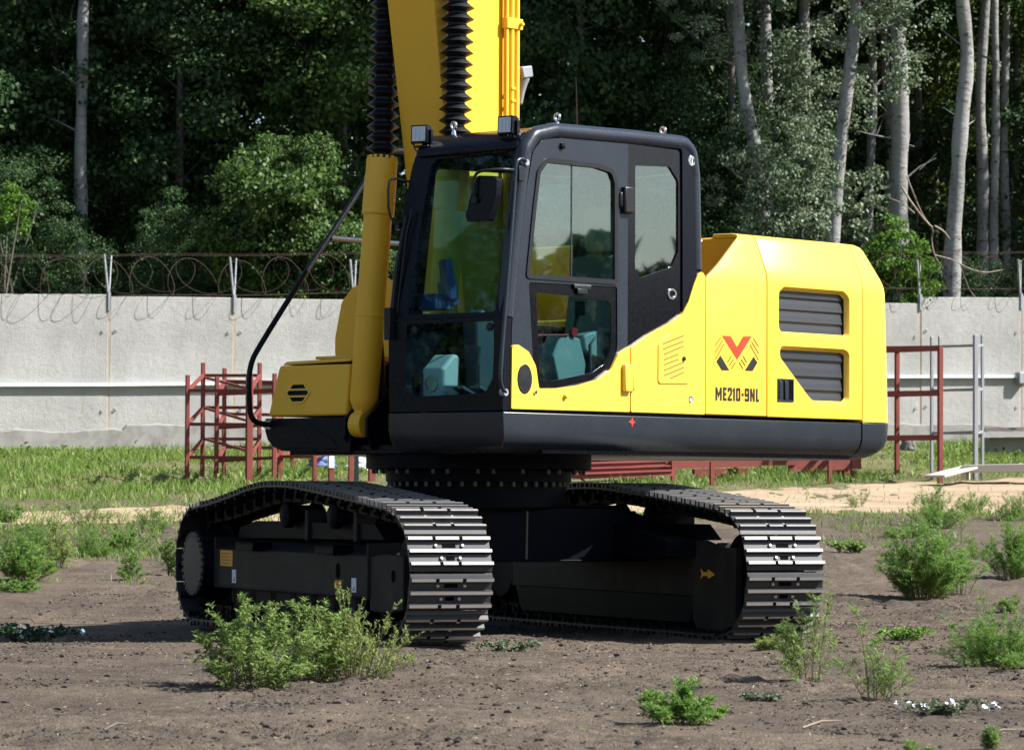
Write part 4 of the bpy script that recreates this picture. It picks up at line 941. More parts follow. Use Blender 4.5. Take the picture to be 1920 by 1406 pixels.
# ------------------------------------------------------------------ perimeter wall
def WD(px): return 1 / (1 / 62.0 - (px - 205) * 1.0777e-6)
wall = thing('perimeter_wall', 'grey precast concrete perimeter wall topped with rusty razor wire', 'wall')
seams = [-495, -262, -31, 205, 440, 665, 886, 1102, 1314, 1522, 1726, 1915, 2105]
tops = [(548, 550), (549, 551), (551, 552), (555, 558), (559, 562), (562, 565), (564, 566), (565, 567), (566, 568), (566, 569), (557, 558), (555, 558)]
rngw = random.Random(4)
def wall_pt(px, py): return at(px, py, WD(px))
wa, wb_ = wall_pt(205, 700), wall_pt(1820, 700)
wdir = Vector((wb_.x - wa.x, wb_.y - wa.y, 0)).normalized(); wnor = Vector((wdir.y, -wdir.x, 0))      # towards the camera
wxf = Matrix((wdir, -wnor, Vector((0, 0, 1)))).transposed()
top_z = []
for i, (a, b) in enumerate(zip(seams, seams[1:])):
    pa, pb = wall_pt(a, tops[i][0]), wall_pt(b, tops[i][1]); L_ = Vector((pb.x - pa.x, pb.y - pa.y)).length
    zb = gz(pa.x, pa.y) - .3
    m = MB(); g = .015
    m.add([(g, 0, 0), (L_ - g, 0, 0), (L_ - g, 0, pb.z - zb), (g, 0, pa.z - zb), (g, .16, 0), (L_ - g, .16, 0), (L_ - g, .16, pb.z - zb), (g, .16, pa.z - zb)], [(0, 1, 2, 3), (7, 6, 5, 4), (0, 4, 5, 1), (1, 5, 6, 2), (2, 6, 7, 3), (3, 7, 4, 0)])
    o = link('wall_panel', m.mesh('wall_panel', 'concrete', 0), wall); bev(o, .012, 2)
    jog = rngw.uniform(-.012, .012)
    o.matrix_local = Matrix.Translation((pa.x + wnor.x * jog, pa.y + wnor.y * jog, zb)) @ wxf.to_4x4()
    top_z.append((pa, pb))
    for s_, uu in ((1, .15), (-1, L_ - .15)):
        for hz in (.80, .34):
            t = MB(); h = (pa.z - zb) * hz; t.tube([(uu, .01, h + .022), (uu - s_ * .03, -.025, h + .018), (uu - s_ * .05, -.03, h), (uu - s_ * .03, -.025, h - .018), (uu, .01, h - .022)], .008, 6)
            l = link('lifting_loop', t.mesh('lifting_loop', 'galv', 60), o)
for i, s_ in enumerate(seams[1:-1]):
    p = wall_pt(s_, tops[i + 1][0] + 4); zb = gz(p.x, p.y)
    m = MB(); m.box((p.x - wnor.x * .08, p.y - wnor.y * .08, (p.z + zb) / 2 - .15), (.05, .14, p.z - zb + .2), wxf); link('wall_joint', m.mesh('wall_joint', 'joint', 0), wall)
    m = MB()
    b = p - wnor * .03
    m.box(b + wnor * .045 + Vector((0, 0, -.06)), (.05, .02, .30), wxf)
    for q, rr in ((1, .022), (-1, .017)): m.tube([b + Vector((0, 0, -.02)), b + wnor * q * .12 + wdir * (-.13 if q > 0 else .08) + Vector((0, 0, .74))], rr, 4)
    link('wire_bracket', m.mesh('wire_bracket', 'galv', 0), wall)
def top_at(px):
    for i, (a, b) in enumerate(zip(seams, seams[1:])):
        if a <= px <= b: t = (px - a) / (b - a); return wall_pt(px, tops[i][0] * (1 - t) + tops[i][1] * t)
    return wall_pt(px, 556)
rc = random.Random(8)
def along(s):      # metres along the wall from the second seam, to a point on its top (mean level)
    q = wa + wdir * s; zt = 4.27 + .036 * s
    return Vector((q.x, q.y, zt)) - wnor * .03
def coil(ph, pitch, r0, sgn, seed):
    rr = random.Random(seed); P = []; s = -6.0
    th = ph; r_ = r0; tgt = r0; pch = pitch
    while s < 19:
        st = 2 * PI / 22; th += st; s += pch * st / (2 * PI)
        if rr.random() < .06: tgt = r0 * rr.uniform(.80, 1.06); pch = pitch * rr.uniform(.75, 1.3)
        r_ += (tgt - r_) * .12
        P.append(along(s + r_ * .85 * math.cos(th) * sgn) + Vector((0, 0, .36 + r_ * math.sin(th) + .02 * math.sin(s * 2))) + wnor * (.12 + .26 * math.cos(th + .5)))
    return P
m = MB()
m.tube(coil(0, .70, .36, 1, 1), .0040, 4); m.tube(coil(2.2, .86, .35, -1, 5), .0040, 4)
for zz, of in ((.735, .19), (.73, -.19), (.03, .06)):
    m.tube([along(s) + wnor * of + Vector((0, 0, zz + .012 * math.sin(s * 1.7) - .01 * math.cos(s * .6))) for s in np.arange(-6, 19, .4)], .0034 if zz > .1 else .006, 4)
link('razor_wire', m.mesh('razor_wire', 'wire', 60), wall)
m = MB()
P = [wall_pt(px, py) + wnor * .075 for px, py in ((-490, 722.5), (205, 721.5), (440, 719), (886, 713), (1314, 708), (1726, 706.5), (2000, 706))]
for a, b in zip(P, P[1:]): dd_ = b - a; ln_ = dd_.length; dd_.normalize(); sd_ = dd_.cross(Vector((0, 0, 1))).normalized(); m.box((a + b) / 2, (ln_, .12, .055), Matrix((dd_, sd_, sd_.cross(dd_))).transposed())
link('conduit', m.mesh('conduit', 'pipe', 0), wall)
m = MB(); q = wall_pt(1908, 709) + wnor * .14; m.box(q, (.20, .16, .22), wxf); bx_ = link('junction_box', m.mesh('junction_box', 'galv', 0), wall); bev(bx_, .012)
# broken footing under the panels
m = MB(); rf_ = random.Random(6)
vf = []; pxs = list(range(-80, 2070, 9))
for px in pxs:
    q = wall_pt(px, 815); zg = gz(q.x, q.y); nn1 = noise.noise((px * .013, 1, 0)) * .05 + noise.noise((px * .06, 2, 0)) * .02 + noise.noise((px * .4, 2, 0)) * .012; nn2 = noise.noise((px * .02, 5, 0)) * .03 + noise.noise((px * .21, 6, 0)) * .015
    h = .40 + nn1 + (.05 if (px // 235) % 2 else -.04)
    for of, zz in ((-.05, h + .02), (.05 + nn2, h), (.09 + nn2 * 1.3, h - .04), (.12 + nn2, -.25)):
        w_ = q + wnor * of; vf.append((w_.x, w_.y, zg + zz))
m.add(vf, [(i * 4 + j, (i + 1) * 4 + j, (i + 1) * 4 + j + 1, i * 4 + j + 1) for i in range(len(pxs) - 1) for j in range(3)])
MT['footing'] = paint('rough_footing', (.24, .23, .21), .95, (.11, .10, .09), .9, .15)
fo = link('footing', m.mesh('footing', 'footing', 25), wall)

# ------------------------------------------------------------------ steel racks and yard things
def vpost(mb, px, ytop, d, w, mi=0, ybase=None):
    t = at(px, ytop, d); zb = gz(t.x, t.y) - .1 if ybase is None else at(px, ybase, d).z
    mb.box((t.x, t.y, (t.z + zb) / 2), (w, w, t.z - zb), Matrix.Rotation(.35, 3, 'Z'), mi)
def bar(mb, a, b, w, h=None):
    """Square bar between two (px, py, depth) points."""
    A_, B_ = at(*a), at(*b); d = B_ - A_; L_ = d.length; d.normalize(); s = d.cross(Vector((0, 0, 1))).normalized(); u = s.cross(d)
    mb.box((A_ + B_) / 2, (L_, w, h or w), Matrix((d, s, u)).transposed())
def rack(name, label, corners, levels, w, mat, group=None, braces=()):
    """corners: front-left, front-right, back-right, back-left as (px, ytop, depth)."""
    t = thing(name, label, 'steel rack', (0, 0, 0), 0, group)
    for c in corners:
        m = MB(); vpost(m, c[0], c[1], c[2], c[3] if len(c) > 3 else w); bev(link('post', m.mesh('post', mat, 0), t), .006)
    for lv in levels:
        m = MB(); pts = [(c[0], c[1] + (lv[0] if c[2] < corners[2][2] - .5 else lv[1]), c[2]) for c in corners]
        for a, b in zip(pts, pts[1:] + pts[:1]): bar(m, a, b, w * .75, w * (1.15 if lv[2] else .8))
        link('shelf_frame', m.mesh('shelf_frame', mat, 0), t)
    for a, b in braces:
        m = MB(); bar(m, a, b, w * .6); link('brace', m.mesh('brace', mat, 0), t)
    return t
rack('steel_rack', 'red primed steel rack leftmost before the wall, with a thick front right post', [(352, 703, 48.6), (468, 704, 48.2, .085), (487, 680, 51.4), (381, 680, 51.6)], [(29, 24, 0), (92, 84, 0), (154, 143, 0)], .055, 'red', 'red racks left of the machine', [((381, 707, 51.6), (468, 729, 48.2)), ((381, 764, 51.6), (468, 790, 48.2)), ((381, 822, 51.6), (468, 846, 48.2))])
rack('steel_rack', 'red primed steel rack behind the curved handrail, half hidden by the toolbox', [(407, 706, 49.4), (515, 700, 49.0), (528, 692, 52.0), (421, 690, 52.2)], [(32, 26, 1), (96, 86, 0), (158, 148, 0)], .055, 'red', 'red racks left of the machine')
rack('steel_rack', 'low red primed steel rack under the black front step of the excavator', [(524, 838, 50.0), (590, 838, 49.6), (612, 832, 53.0), (548, 832, 53.4)], [(18, 16, 0)], .055, 'red', 'red racks left of the machine')
rack('steel_rack', 'open red steel rack with three shelf levels right of the counterweight', [(1600, 652, 51.0), (1763, 650, 50.6), (1682, 653, 53.2, .062), (1560, 655, 53.6)], [(3, 3, 1), (87, 86, 1), (170, 168, 1)], .066, 'red')
rack('steel_rack', 'slim grey steel rack with tall posts right of the red shelf rack', [(1747, 631, 52.4), (1829, 628, 51.4, .06), (1842, 628, 52.2), (1762, 631, 53.2)], [(20, 19, 0), (103, 101, 0), (184, 181, 0)], .042, 'galv')
m = MB(); vpost(m, 621, 820, 50.2, .07, 0, 877); vpost(m, 621, 876.5, 50.2, .07, 1); tag(link('marker_post', m.mesh('marker_post', ['whitecap', 'red'], 0)), 'short post painted white above and red below, seen under the excavator', 'post')
m = MB(); vpost(m, 658, 820, 50.6, .06); tag(link('steel_post', m.mesh('steel_post', 'red', 0)), 'red steel post standing beside the dark grey post under the excavator', 'post')
m = MB(); vpost(m, 668.5, 820, 50.3, .055); tag(link('steel_post', m.mesh('steel_post', 'grey', 0)), 'dark grey post between the red post and the swing ring', 'post')
m = MB(); vpost(m, 697, 840, 50.6, .08); tag(link('steel_post', m.mesh('steel_post', 'red', 0)), 'orange red stub post just left of the swing ring', 'post')
MT['blue'] = paint('blue_sheet', (.05, .10, .32), .5, (.3, .35, .45), .5)
def heap(name, label, px, py, d, sx, sz, mat, cat, seed):
    r_ = random.Random(seed); b = bmesh.new(); bmesh.ops.create_icosphere(b, subdivisions=3, radius=1)
    for v in b.verts:
        k = 1 + noise.noise(v.co * 1.7 + Vector((seed, 0, 0))) * .45 + noise.noise(v.co * 5 + Vector((0, seed, 0))) * .14
        v.co *= k; v.co = Vector((v.co.x * sx, v.co.y * sx * .8, max(v.co.z, -.4) * sz))
    me = bpy.data.meshes.new(name); b.to_mesh(me); b.free(); me.materials.append(MT[mat])
    q = at(px, py, d); o = link(name, me, None, (q.x, q.y, q.z)); return tag(o, label, cat)
heap('blue_sheeting', 'crumpled blue sheeting on the grass left of the white and red post', 602, 868, 53, .22, .12, 'blue', 'sheeting', 3)
heap('pale_sheeting', 'pale crumpled sheeting on the grass beside the swing ring', 684, 875, 54, .25, .14, 'white', 'sheeting', 5)
heap('boulder', 'dark grey boulder lying at the foot of the wall behind the red rack', 1703, 836, 55, .12, .17, 'stone', 'boulder', 9)
# stack of red sections seen under the counterweight
rs = random.Random(2)
for i, (xa, ya, xb, yb, d, h) in enumerate([(1052, 893, 1252, 886, 49.2, .085), (1060, 883, 1256, 877, 49.5, .08), (1068, 873, 1240, 868, 49.8, .08), (1040, 866, 1262, 861, 50.4, .09)]):
    m = MB(); bar(m, (xa, ya, d), (xb, yb, d + .9), .32, h); bar(m, (xa + 2, ya - 3.5, d - .02), (xb - 3, yb - 3.5, d + .88), .36, .014)
    lb = ['red steel section lowest in the stack under the counterweight', 'red steel section second from the ground in the stack under the counterweight', 'red steel section third from the ground in the stack under the counterweight', 'red steel section on top of the stack under the counterweight'][i]
    tag(link('steel_section', m.mesh('steel_section', 'red', 0)), lb, 'steel section', 'stacked red steel sections')
t = thing('steel_trestle', 'long low red steel trestle in the weeds beneath the counterweight', 'trestle')
m = MB()
for a, b, h in (((1255, 872, 50.5), (1420, 868, 51), .10), ((1300, 886, 51), (1400, 884, 51.3), .10), ((1400, 867, 51.0), (1490, 866, 51.2), .09), ((1480, 873, 51.2), (1612, 868, 51.6), .17), ((1500, 888, 51.4), (1600, 884, 51.8), .13)): bar(m, a, b, .10, h)
link('beam', m.mesh('beam', 'red', 0), t)
for px, y0, d in ((1262, 862, 50.1), (1335, 866, 49.4), (1556, 856, 50.0)):
    m = MB(); vpost(m, px, y0, d, .055); link('leg', m.mesh('leg', 'red', 0), t)
# pale boards at the right edge
def board(label, a, b, w, h, group='boards by the sandy track'):
    m = MB(); bar(m, a, b, w, h); o = link('board', m.mesh('board', 'wood', 0)); bev(o, .008); tag(o, label, 'board', group)
board('raw timber board lying level at the right edge of the sandy track', (1806, 879, 50.2), (1990, 876, 50.0), .55, .11)
board('sun bleached plank sloping to the ground at the end of the level board', (1752, 893, 49.6), (1822, 875, 50.1), .38, .035)
board('short timber batten propping the level board off the ground', (1806, 893, 49.9), (1815, 893, 50.6), .06, .10)
m = MB(); bar(m, (1843, 806, 60), (2010, 803, 60.5), .16, .07); o = link('timber_beam', m.mesh('timber_beam', 'bark_d', 0)); tag(o, 'dark timber beam laid along the foot of the wall behind the grey rack', 'beam')
m = MB(); bar(m, (1838, 815, 59.8), (2010, 813, 60.3), .30, .10); bar(m, (1850, 832, 60.2), (2000, 830, 60.6), .2, .28); o = link('concrete_ledge', m.mesh('concrete_ledge', 'concrete', 0)); tag(o, 'pale concrete ledge under the dark beam at the wall foot', 'ledge')

# ------------------------------------------------------------------ plants
def leaf_quads(C, D, Nn, L, W, fold=.25):
    """Folded leaves: centres of their base, directions, face normals, lengths and widths."""
    D = D / np.maximum(np.linalg.norm(D, axis=1, keepdims=True), 1e-6)
    S = np.cross(D, Nn); S = S / np.maximum(np.linalg.norm(S, axis=1, keepdims=True), 1e-6)
    U = np.cross(S, D)
    L = L[:, None]; W = W[:, None]
    a = C; b = C + D * L * .45 + S * W * .5 + U * W * fold; c = C + D * L - U * L * .10; d = C + D * L * .45 - S * W * .5 + U * W * fold
    n = len(C); V = np.stack([a, b, c, d], 1).reshape(-1, 3)
    return V
def quad_mesh(name, V, mat):
    n = len(V) // 4; me = bpy.data.meshes.new(name)
    me.vertices.add(n * 4); me.vertices.foreach_set('co', V.astype(np.float32).ravel())
    me.loops.add(n * 4); me.loops.foreach_set('vertex_index', np.arange(n * 4, dtype=np.int32))
    me.polygons.add(n); me.polygons.foreach_set('loop_start', np.arange(0, n * 4, 4, dtype=np.int32))
    me.materials.append(MT[mat]); me.update(calc_edges=True); me.validate()
    return me
def rnd_dirs(g, n):
    v = g.normal(size=(n, 3)); return v / np.linalg.norm(v, axis=1, keepdims=True)

def weed(name, label, px, py, hp, wp, kind, seed, cat='weed', group=None, mat=None, dens=1.0):
    q = ground_at(px, py); d = (q - CAM_O).dot(fwd); s = d / F_PX; H, Wd = hp * s, wp * s
    g = np.random.default_rng(seed); r_ = random.Random(seed)
    t = thing(name, label, cat, (q.x, q.y, q.z - .01), 0, group)
    st = MB(); C, D, NN, L, W = [], [], [], [], []
    def leaf(c, dr, ln, wd):
        C.append(c); D.append(dr); n = Vector((r_.gauss(0, .5), r_.gauss(0, .5), 1)); NN.append(n); L.append(ln); W.append(wd)
    P = dict(mug=dict(st=52, br=9, ln=.037, lw=.0082, lp=12, tip=11, thick=.0024), pale=dict(st=34, br=9, ln=.024, lw=.0060, lp=14, tip=3, thick=.0028),
             feather=dict(st=60, br=10, ln=.032, lw=.0042, lp=18, tip=8, thick=.002), lush=dict(st=26, br=7, ln=.042, lw=.0082, lp=10, tip=10, thick=.0024),
             sparse=dict(st=9, br=10, ln=.042, lw=.005, lp=10, tip=10, thick=.003), creep=dict(st=26, br=4, ln=.026, lw=.017, lp=6, tip=3, thick=.0015))[kind]
    k = max(.75, min(1.9, H / .45)) if kind != 'creep' else max(.8, d / 22)
    ns = max(3, int(P['st'] * dens))
    for i in range(ns):
        az = r_.uniform(0, 2 * PI); f = math.sqrt(r_.random())
        reach = Wd * .5 * f * r_.uniform(.6, 1.0)
        reach = Wd * .5 * f * r_.uniform(.8, 1.0)
        b = Vector((math.cos(az) * Wd * .16 * f, math.sin(az) * Wd * .16 * f, 0))
        hh = H * max(.12, math.sqrt(max(0, 1 - f * f * .96))) * (r_.uniform(.70, 1.0) if r_.random() > .16 else r_.uniform(1.05, 1.28)) if kind != 'creep' else H * r_.uniform(.4, 1)
        e = Vector((math.cos(az) * reach, math.sin(az) * reach, hh)); c1 = Vector((e.x * .55, e.y * .55, hh * .55))
        if kind == 'creep': e = Vector((math.cos(az) * reach, math.sin(az) * reach * .9, hh)); c1 = Vector((e.x * .5, e.y * .5, H * .9))
        pts = [(b * (1 - u) ** 2 + c1 * 2 * u * (1 - u) + e * u * u) for u in [j / 7 for j in range(8)]]
        st.tube(pts, [P['thick'] * k * (1 - .75 * j / 7) for j in range(8)], 3, 0, False)
        tang = (pts[-1] - pts[-2]).normalized()
        ends = [(pts[-1], tang)]
        for j in range(P['br']):
            u = r_.uniform(.04, .97); idx = u * 7; a = int(idx); p0 = pts[a].lerp(pts[min(a + 1, 7)], idx - a)
            out = Vector((r_.gauss(0, 1), r_.gauss(0, 1), r_.gauss(.7 if kind != 'pale' else 1.6, .5))); out.normalize()
            out = (out + tang * .5 + Vector((p0.x, p0.y, 0)) * (.5 / max(Wd, .1))).normalized()
            bl = H * (.30 if kind != 'creep' else .5) * (1 - .55 * u) * r_.uniform(.5, 1.1)
            p1 = p0 + out * bl + Vector((0, 0, bl * .12)); 
            if p1.z < .01: p1.z = .01
            st.tube([p0, p0.lerp(p1, .5) + Vector((0, 0, bl * .03)), p1], [P['thick'] * k * .5, P['thick'] * k * .35, P['thick'] * k * .2], 3, 0, False)
            ends.append((p1, out))
            for l_ in range(P['lp']):
                v = r_.uniform(.1, 1); pc = p0.lerp(p1, v)
                dv = Vector((r_.gauss(0, 1), r_.gauss(0, 1), r_.gauss(.25, .6))).normalized() + out * (.5 if kind != 'pale' else 1.3)
                leaf(pc, dv.normalized(), P['ln'] * k * r_.uniform(.6, 1.15), P['lw'] * k * r_.uniform(.8, 1.2))
        for p_, t_ in ends:
            for l_ in range(P['tip']):
                a = 2 * PI * l_ / max(1, P['tip']) + r_.uniform(-.3, .3)
                dv = Vector((math.cos(a), math.sin(a), r_.uniform(-.1, .9))) + t_ * .4
                leaf(p_ + t_ * r_.uniform(-.01, .01) * k, dv.normalized(), P['ln'] * k * r_.uniform(.55, 1.0), P['lw'] * k)
    V = leaf_quads(np.array([tuple(c) for c in C]), np.array([tuple(c) for c in D]), np.array([tuple(c) for c in NN]), np.array(L), np.array(W))
    V[:, 2] = np.maximum(V[:, 2], .004)
    mt = mat or dict(mug='weed', pale='weed_y', feather='weed_b', lush='weed_b', sparse='weed', creep='weed_g')[kind]
    link('foliage', quad_mesh('foliage', V, mt), t); link('stems', st.mesh('stems', 'stem', 60), t)
    if name.startswith('flowering'):
        for i in range(int(wp / 9)):
            fl = MB(); x = r_.uniform(-.5, .5) * Wd; y = r_.uniform(-.3, .3) * Wd * .6; z = H * r_.uniform(.55, 1.15); rr = .0115 * max(.9, d / 17)
            tl = Vector((r_.gauss(0, .5), r_.gauss(-.5, .5), 1)).normalized(); fl.lathe([(.002, -.008), (rr * .5, .0), (rr, .008), (rr * .6, .005), (.002, .001)], (x, y, z), tl, 10)
            link('flower', fl.mesh('flower', 'petal', 60), t)
    return t
W_ = 'weeds on the bare soil'
weed('weed_bush', 'large leafy green weed bush before the left track frame', 482, 1286, 168, 330, 'mug', 11, group=W_, dens=.78)
weed('weed_bush', 'tall thin weed sprays rising between the leafy bush and the twiggy bush', 585, 1276, 178, 200, 'mug', 41, group=W_, dens=.34)
weed('weed_bush', 'pale twiggy upright weed bush beside the front of the left track', 660, 1274, 160, 300, 'pale', 12, group=W_, dens=1.2)
weed('weed_bush', 'small lush weed alone on bare soil at the bottom centre', 1275, 1358, 92, 185, 'lush', 13, group=W_, dens=1.1)
weed('weed_bush', 'tall open weed directly in front of the right track', 1520, 1276, 178, 150, 'sparse', 14, group=W_, dens=1.3, mat='weed')
weed('weed_bush', 'thin straggly weed behind the white flowered creeper', 1640, 1312, 160, 150, 'sparse', 15, group=W_, dens=1.3)
weed('weed_bush', 'broad feathery bright green bush standing right of the right track', 1735, 1124, 150, 225, 'feather', 16, group=W_, dens=1.25)
weed('weed_bush', 'loose feathery weed leaning against the right side of the broad bush', 1800, 1112, 120, 130, 'sparse', 26, group=W_, mat='weed_b', dens=1.6)
weed('weed_bush', 'feathery green bush cut by the right picture edge, above the low wide bush', 1900, 1088, 108, 150, 'feather', 17, group=W_, dens=1.0)
weed('weed_bush', 'low wide feathery bush at the right edge behind the white flowers', 1865, 1252, 110, 250, 'feather', 18, group=W_, dens=1.25)
weed('flowering_creeper', 'low grey green creeper dotted with white trumpet flowers', 1775, 1334, 26, 210, 'creep', 19, 'creeper')
weed('weed_bush', 'bright green weed nearest the sandy track at the right', 1752, 988, 80, 130, 'feather', 20, group=W_, dens=.7)
weed('weed_bush', 'small round weed beside the sandy track, left of the edge clump', 1828, 964, 48, 90, 'feather', 21, group=W_, dens=.5)
weed('weed_bush', 'dense dark weed clump by the sandy track at the right edge', 1900, 978, 58, 120, 'feather', 22, group=W_, dens=.6)
weed('weed_bush', 'bushy green weed at the left edge beyond the machine shadow', 50, 1088, 90, 170, 'lush', 23, group=W_, dens=2.2)
weed('weed_bush', 'tall yellowing weed spike standing right of the left edge bush', 108, 1062, 115, 50, 'sparse', 24, group=W_, mat='weed_y', dens=1.6)
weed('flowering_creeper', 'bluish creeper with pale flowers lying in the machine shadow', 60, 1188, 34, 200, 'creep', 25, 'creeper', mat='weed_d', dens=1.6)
weed('weed_bush', 'dark leafy weed close behind the left drive sprocket', 322, 1078, 80, 70, 'lush', 27, group=W_, mat='weed', dens=.8)
weed('weed_bush', 'short young weed on bare soil left of the sprocket', 245, 1086, 55, 60, 'lush', 28, group=W_, dens=.5)
weed('creeper', 'pale creeper sprawling on the soil just right of the left track', 950, 1222, 18, 190, 'creep', 29, 'creeper')
weed('creeper', 'thin grey creeper on open soil below the right track', 1432, 1312, 12, 110, 'creep', 30, 'creeper', dens=.7)
weed('creeper', 'green creeper on the soil between the two right hand bushes', 1690, 1192, 24, 160, 'creep', 31, 'creeper', mat='weed_b')
weed('weed_bush', 'small weed cut off by the bottom edge at the far right', 1852, 1402, 45, 80, 'sparse', 32, group=W_, dens=.6)
weed('weed_bush', 'weed tips at the bottom edge left of the far right weed', 1722, 1405, 26, 70, 'sparse', 33, group=W_, dens=.5)
weed('weed_bush', 'slender thin weed at the near side of the sandy track behind the right track', 1610, 955, 45, 60, 'sparse', 34, group=W_)
weed('weed_bush', 'green weed on the verge before the sandy patch at the left', 170, 985, 62, 110, 'sparse', 35, group=W_, dens=1.8)
weed('weed_bush', 'leafy weed on the verge at the very left edge', 14, 985, 48, 80, 'lush', 36, group=W_, dens=.9)
weed('weed_bush', 'spreading green weed just right of the yellowing spike at the left', 165, 1046, 60, 110, 'feather', 51, group=W_, dens=.6)
weed('weed_bush', 'low green weed patch between the yellowing spike and the sprocket, on the verge', 235, 1030, 40, 150, 'lush', 52, group=W_, dens=1.2)
weed('weed_bush', 'low green weed at the left edge below the lush bush', 30, 1112, 26, 130, 'lush', 53, group=W_, dens=.9)
weed('weed_bush', 'pale weed on the verge directly before the sandy patch', 285, 1000, 46, 120, 'sparse', 54, group=W_, dens=2.0)
weed('weed_bush', 'bright weed left of the tall spike, behind the lush bush', 62, 1022, 60, 120, 'feather', 55, group=W_, dens=.6)
weed('weed_bush', 'low green weed between the broad bush and the edge bush', 1835, 1060, 50, 110, 'sparse', 56, group=W_, dens=1.8)
weed('weed_bush', 'low weed patch behind the broad bush, below the sandy track', 1700, 1006, 36, 130, 'feather', 57, group=W_, dens=.5)
weed('weed_bush', 'faint low weed on open soil right of the right track', 1592, 1040, 20, 90, 'creep', 58, group=W_, mat='weed')
weed('weed_bush', 'low weed at the right edge between the two feathery bushes', 1900, 1150, 40, 90, 'sparse', 59, group=W_, dens=1.6)
weed('weed_bush', 'small dry tuft at the right end of the machine shadow', 1440, 1208, 30, 70, 'sparse', 37, group=W_, mat='weed_y', dens=1.2)

# grass and low green growth: one countless mass
g = np.random.default_rng(5)
def scatter(n, x0, x1, y0, y1, dens_fn, seed):
    gg = np.random.default_rng(seed); X = gg.uniform(x0, x1, n); Y = gg.uniform(y0, y1, n); U = gg.random(n); keep = []
    for i in range(n):
        if U[i] < dens_fn(X[i], Y[i]): keep.append(i)
    return X[keep], Y[keep]
def on_road(x, y): return abs(y - rd(x)) / rw(x)
def gd_far(x, y):
    d = y + DIST
    if on_road(x, y) < 1.0: return .01 if x > -1.5 else max(.02, min(.7, noise.noise((x * .8, y * .5, 51)) * 1.3 + .42))
    v = noise.noise((x * .55, y * .35, 1)) * .9 + noise.noise((x * 1.9, y * 1.2, 4)) * .4
    return max(0, min(1, .46 + v * 1.6 + .025 * (d - 48)))
X, Y = scatter(200000, -9.5, 11.5, 20.5, 43, gd_far, 6)
n = len(X); Z = gh_np(X, Y)
hgt = g.uniform(.04, .135, n) * (1 + 1.6 * np.clip(np.array([noise.noise((a * .4, b * .4, 8)) for a, b in zip(X, Y)]), -.5, 1))
dirs = np.stack([g.normal(0, .45, n), g.normal(0, .45, n), np.ones(n)], 1)
V1 = leaf_quads(np.stack([X, Y, Z - .005], 1), dirs, rnd_dirs(g, n), hgt * 1.15, g.uniform(.006, .016, n), .15)
def gd_near(x, y):
    d = y + DIST
    if on_road(x, y) < 1.0: return .01 if x > -1.5 else max(.02, min(.7, noise.noise((x * .8, y * .5, 51)) * 1.3 + .42))
    px = 960 + F_PX * (x - (-.0064) * 0) / d
    v = noise.noise((x * .6, y * .5, 11)) + .5 * noise.noise((x * 2.2, y * 1.6, 14))
    left = .82 if (px < 350 and 33.5 < d < 40) else 0
    verge = .55 if on_road(x, y) < 1.5 else .10
    return max(0, min(1, max(left, verge) + v * .55 - .12 - (0.25 if d < 33 else 0)))
X, Y = scatter(130000, -7, 9, 6, 24, gd_near, 7)
n = len(X); Z = gh_np(X, Y)
V2 = leaf_quads(np.stack([X, Y, Z - .005], 1), np.stack([g.normal(0, .6, n), g.normal(0, .6, n), np.ones(n)], 1), rnd_dirs(g, n), g.uniform(.03, .13, n), g.uniform(.005, .014, n), .15)
def gd_front(x, y):
    v = noise.noise((x * .8, y * .8, 21)) + .6 * noise.noise((x * 3, y * 3, 24)); return max(0, min(.6, v * 1.3 - .62))
X, Y = scatter(16000, -5.5, 6.5, -11.5, 6, gd_front, 9)
n = len(X); Z = gh_np(X, Y)
V3 = leaf_quads(np.stack([X, Y, Z - .004], 1), np.stack([g.normal(0, .9, n), g.normal(0, .9, n), np.ones(n)], 1), rnd_dirs(g, n), g.uniform(.015, .045, n), g.uniform(.005, .012, n), .15)
X, Y = scatter(26000, -13, 15, 21.5, 40, lambda x, y: 0 if on_road(x, y) < 1.05 else max(0, min(1, noise.noise((x * .9, y * .6, 41)) * 1.6 + .12)), 13)
n = len(X); Z = gh_np(X, Y)
V4 = leaf_quads(np.stack([X, Y, Z + g.uniform(0, .16, n)], 1), rnd_dirs(g, n) + np.array([0, 0, .3]), rnd_dirs(g, n) + np.array([0, 0, .8]), g.uniform(.04, .11, n), g.uniform(.025, .06, n), .2)
tag(link('grass', quad_mesh('grass', np.concatenate([V1, V2, V3, V4]), 'grass')), 'short rough grass and low growth before the wall', 'grass', kind='stuff')

# clods of soil and bits of straw on the bare ground
b = bmesh.new(); bmesh.ops.create_icosphere(b, subdivisions=1, radius=1); ico_v = np.array([tuple(v.co) for v in b.verts]); ico_f = np.array([[v.index for v in f.verts] for f in b.faces]); b.free()
def cd(x, y):
    v = noise.noise((x * .9, y * .9, 31)) + .7 * noise.noise((x * 2.6, y * 2.6, 34)); return max(.05, min(1, .30 + v * 1.2))
X, Y = scatter(80000, -3.4, 3.8, -11.8, 6, cd, 10)
n = len(X); VV, FF = [], []; ZC = gh_np(X, Y)
for i in range(n):
    s_ = g.uniform(.002, .0065) * (1 if g.random() > .10 else 2.3); jit = 1 + g.normal(0, .22, (len(ico_v), 1))
    VV.append(ico_v * jit * np.array([s_ * g.uniform(.8, 1.6), s_ * g.uniform(.8, 1.6), s_ * .75]) + np.array([X[i], Y[i], ZC[i] + s_ * .25])); FF.append(ico_f + i * len(ico_v))
me = bpy.data.meshes.new('soil_clods'); me.from_pydata(np.concatenate(VV).tolist(), [], np.concatenate(FF).tolist()); me.materials.append(MT['clod'])
tag(link('soil_clods', me), 'loose dark clods of soil on the bare ground', 'soil', kind='stuff')
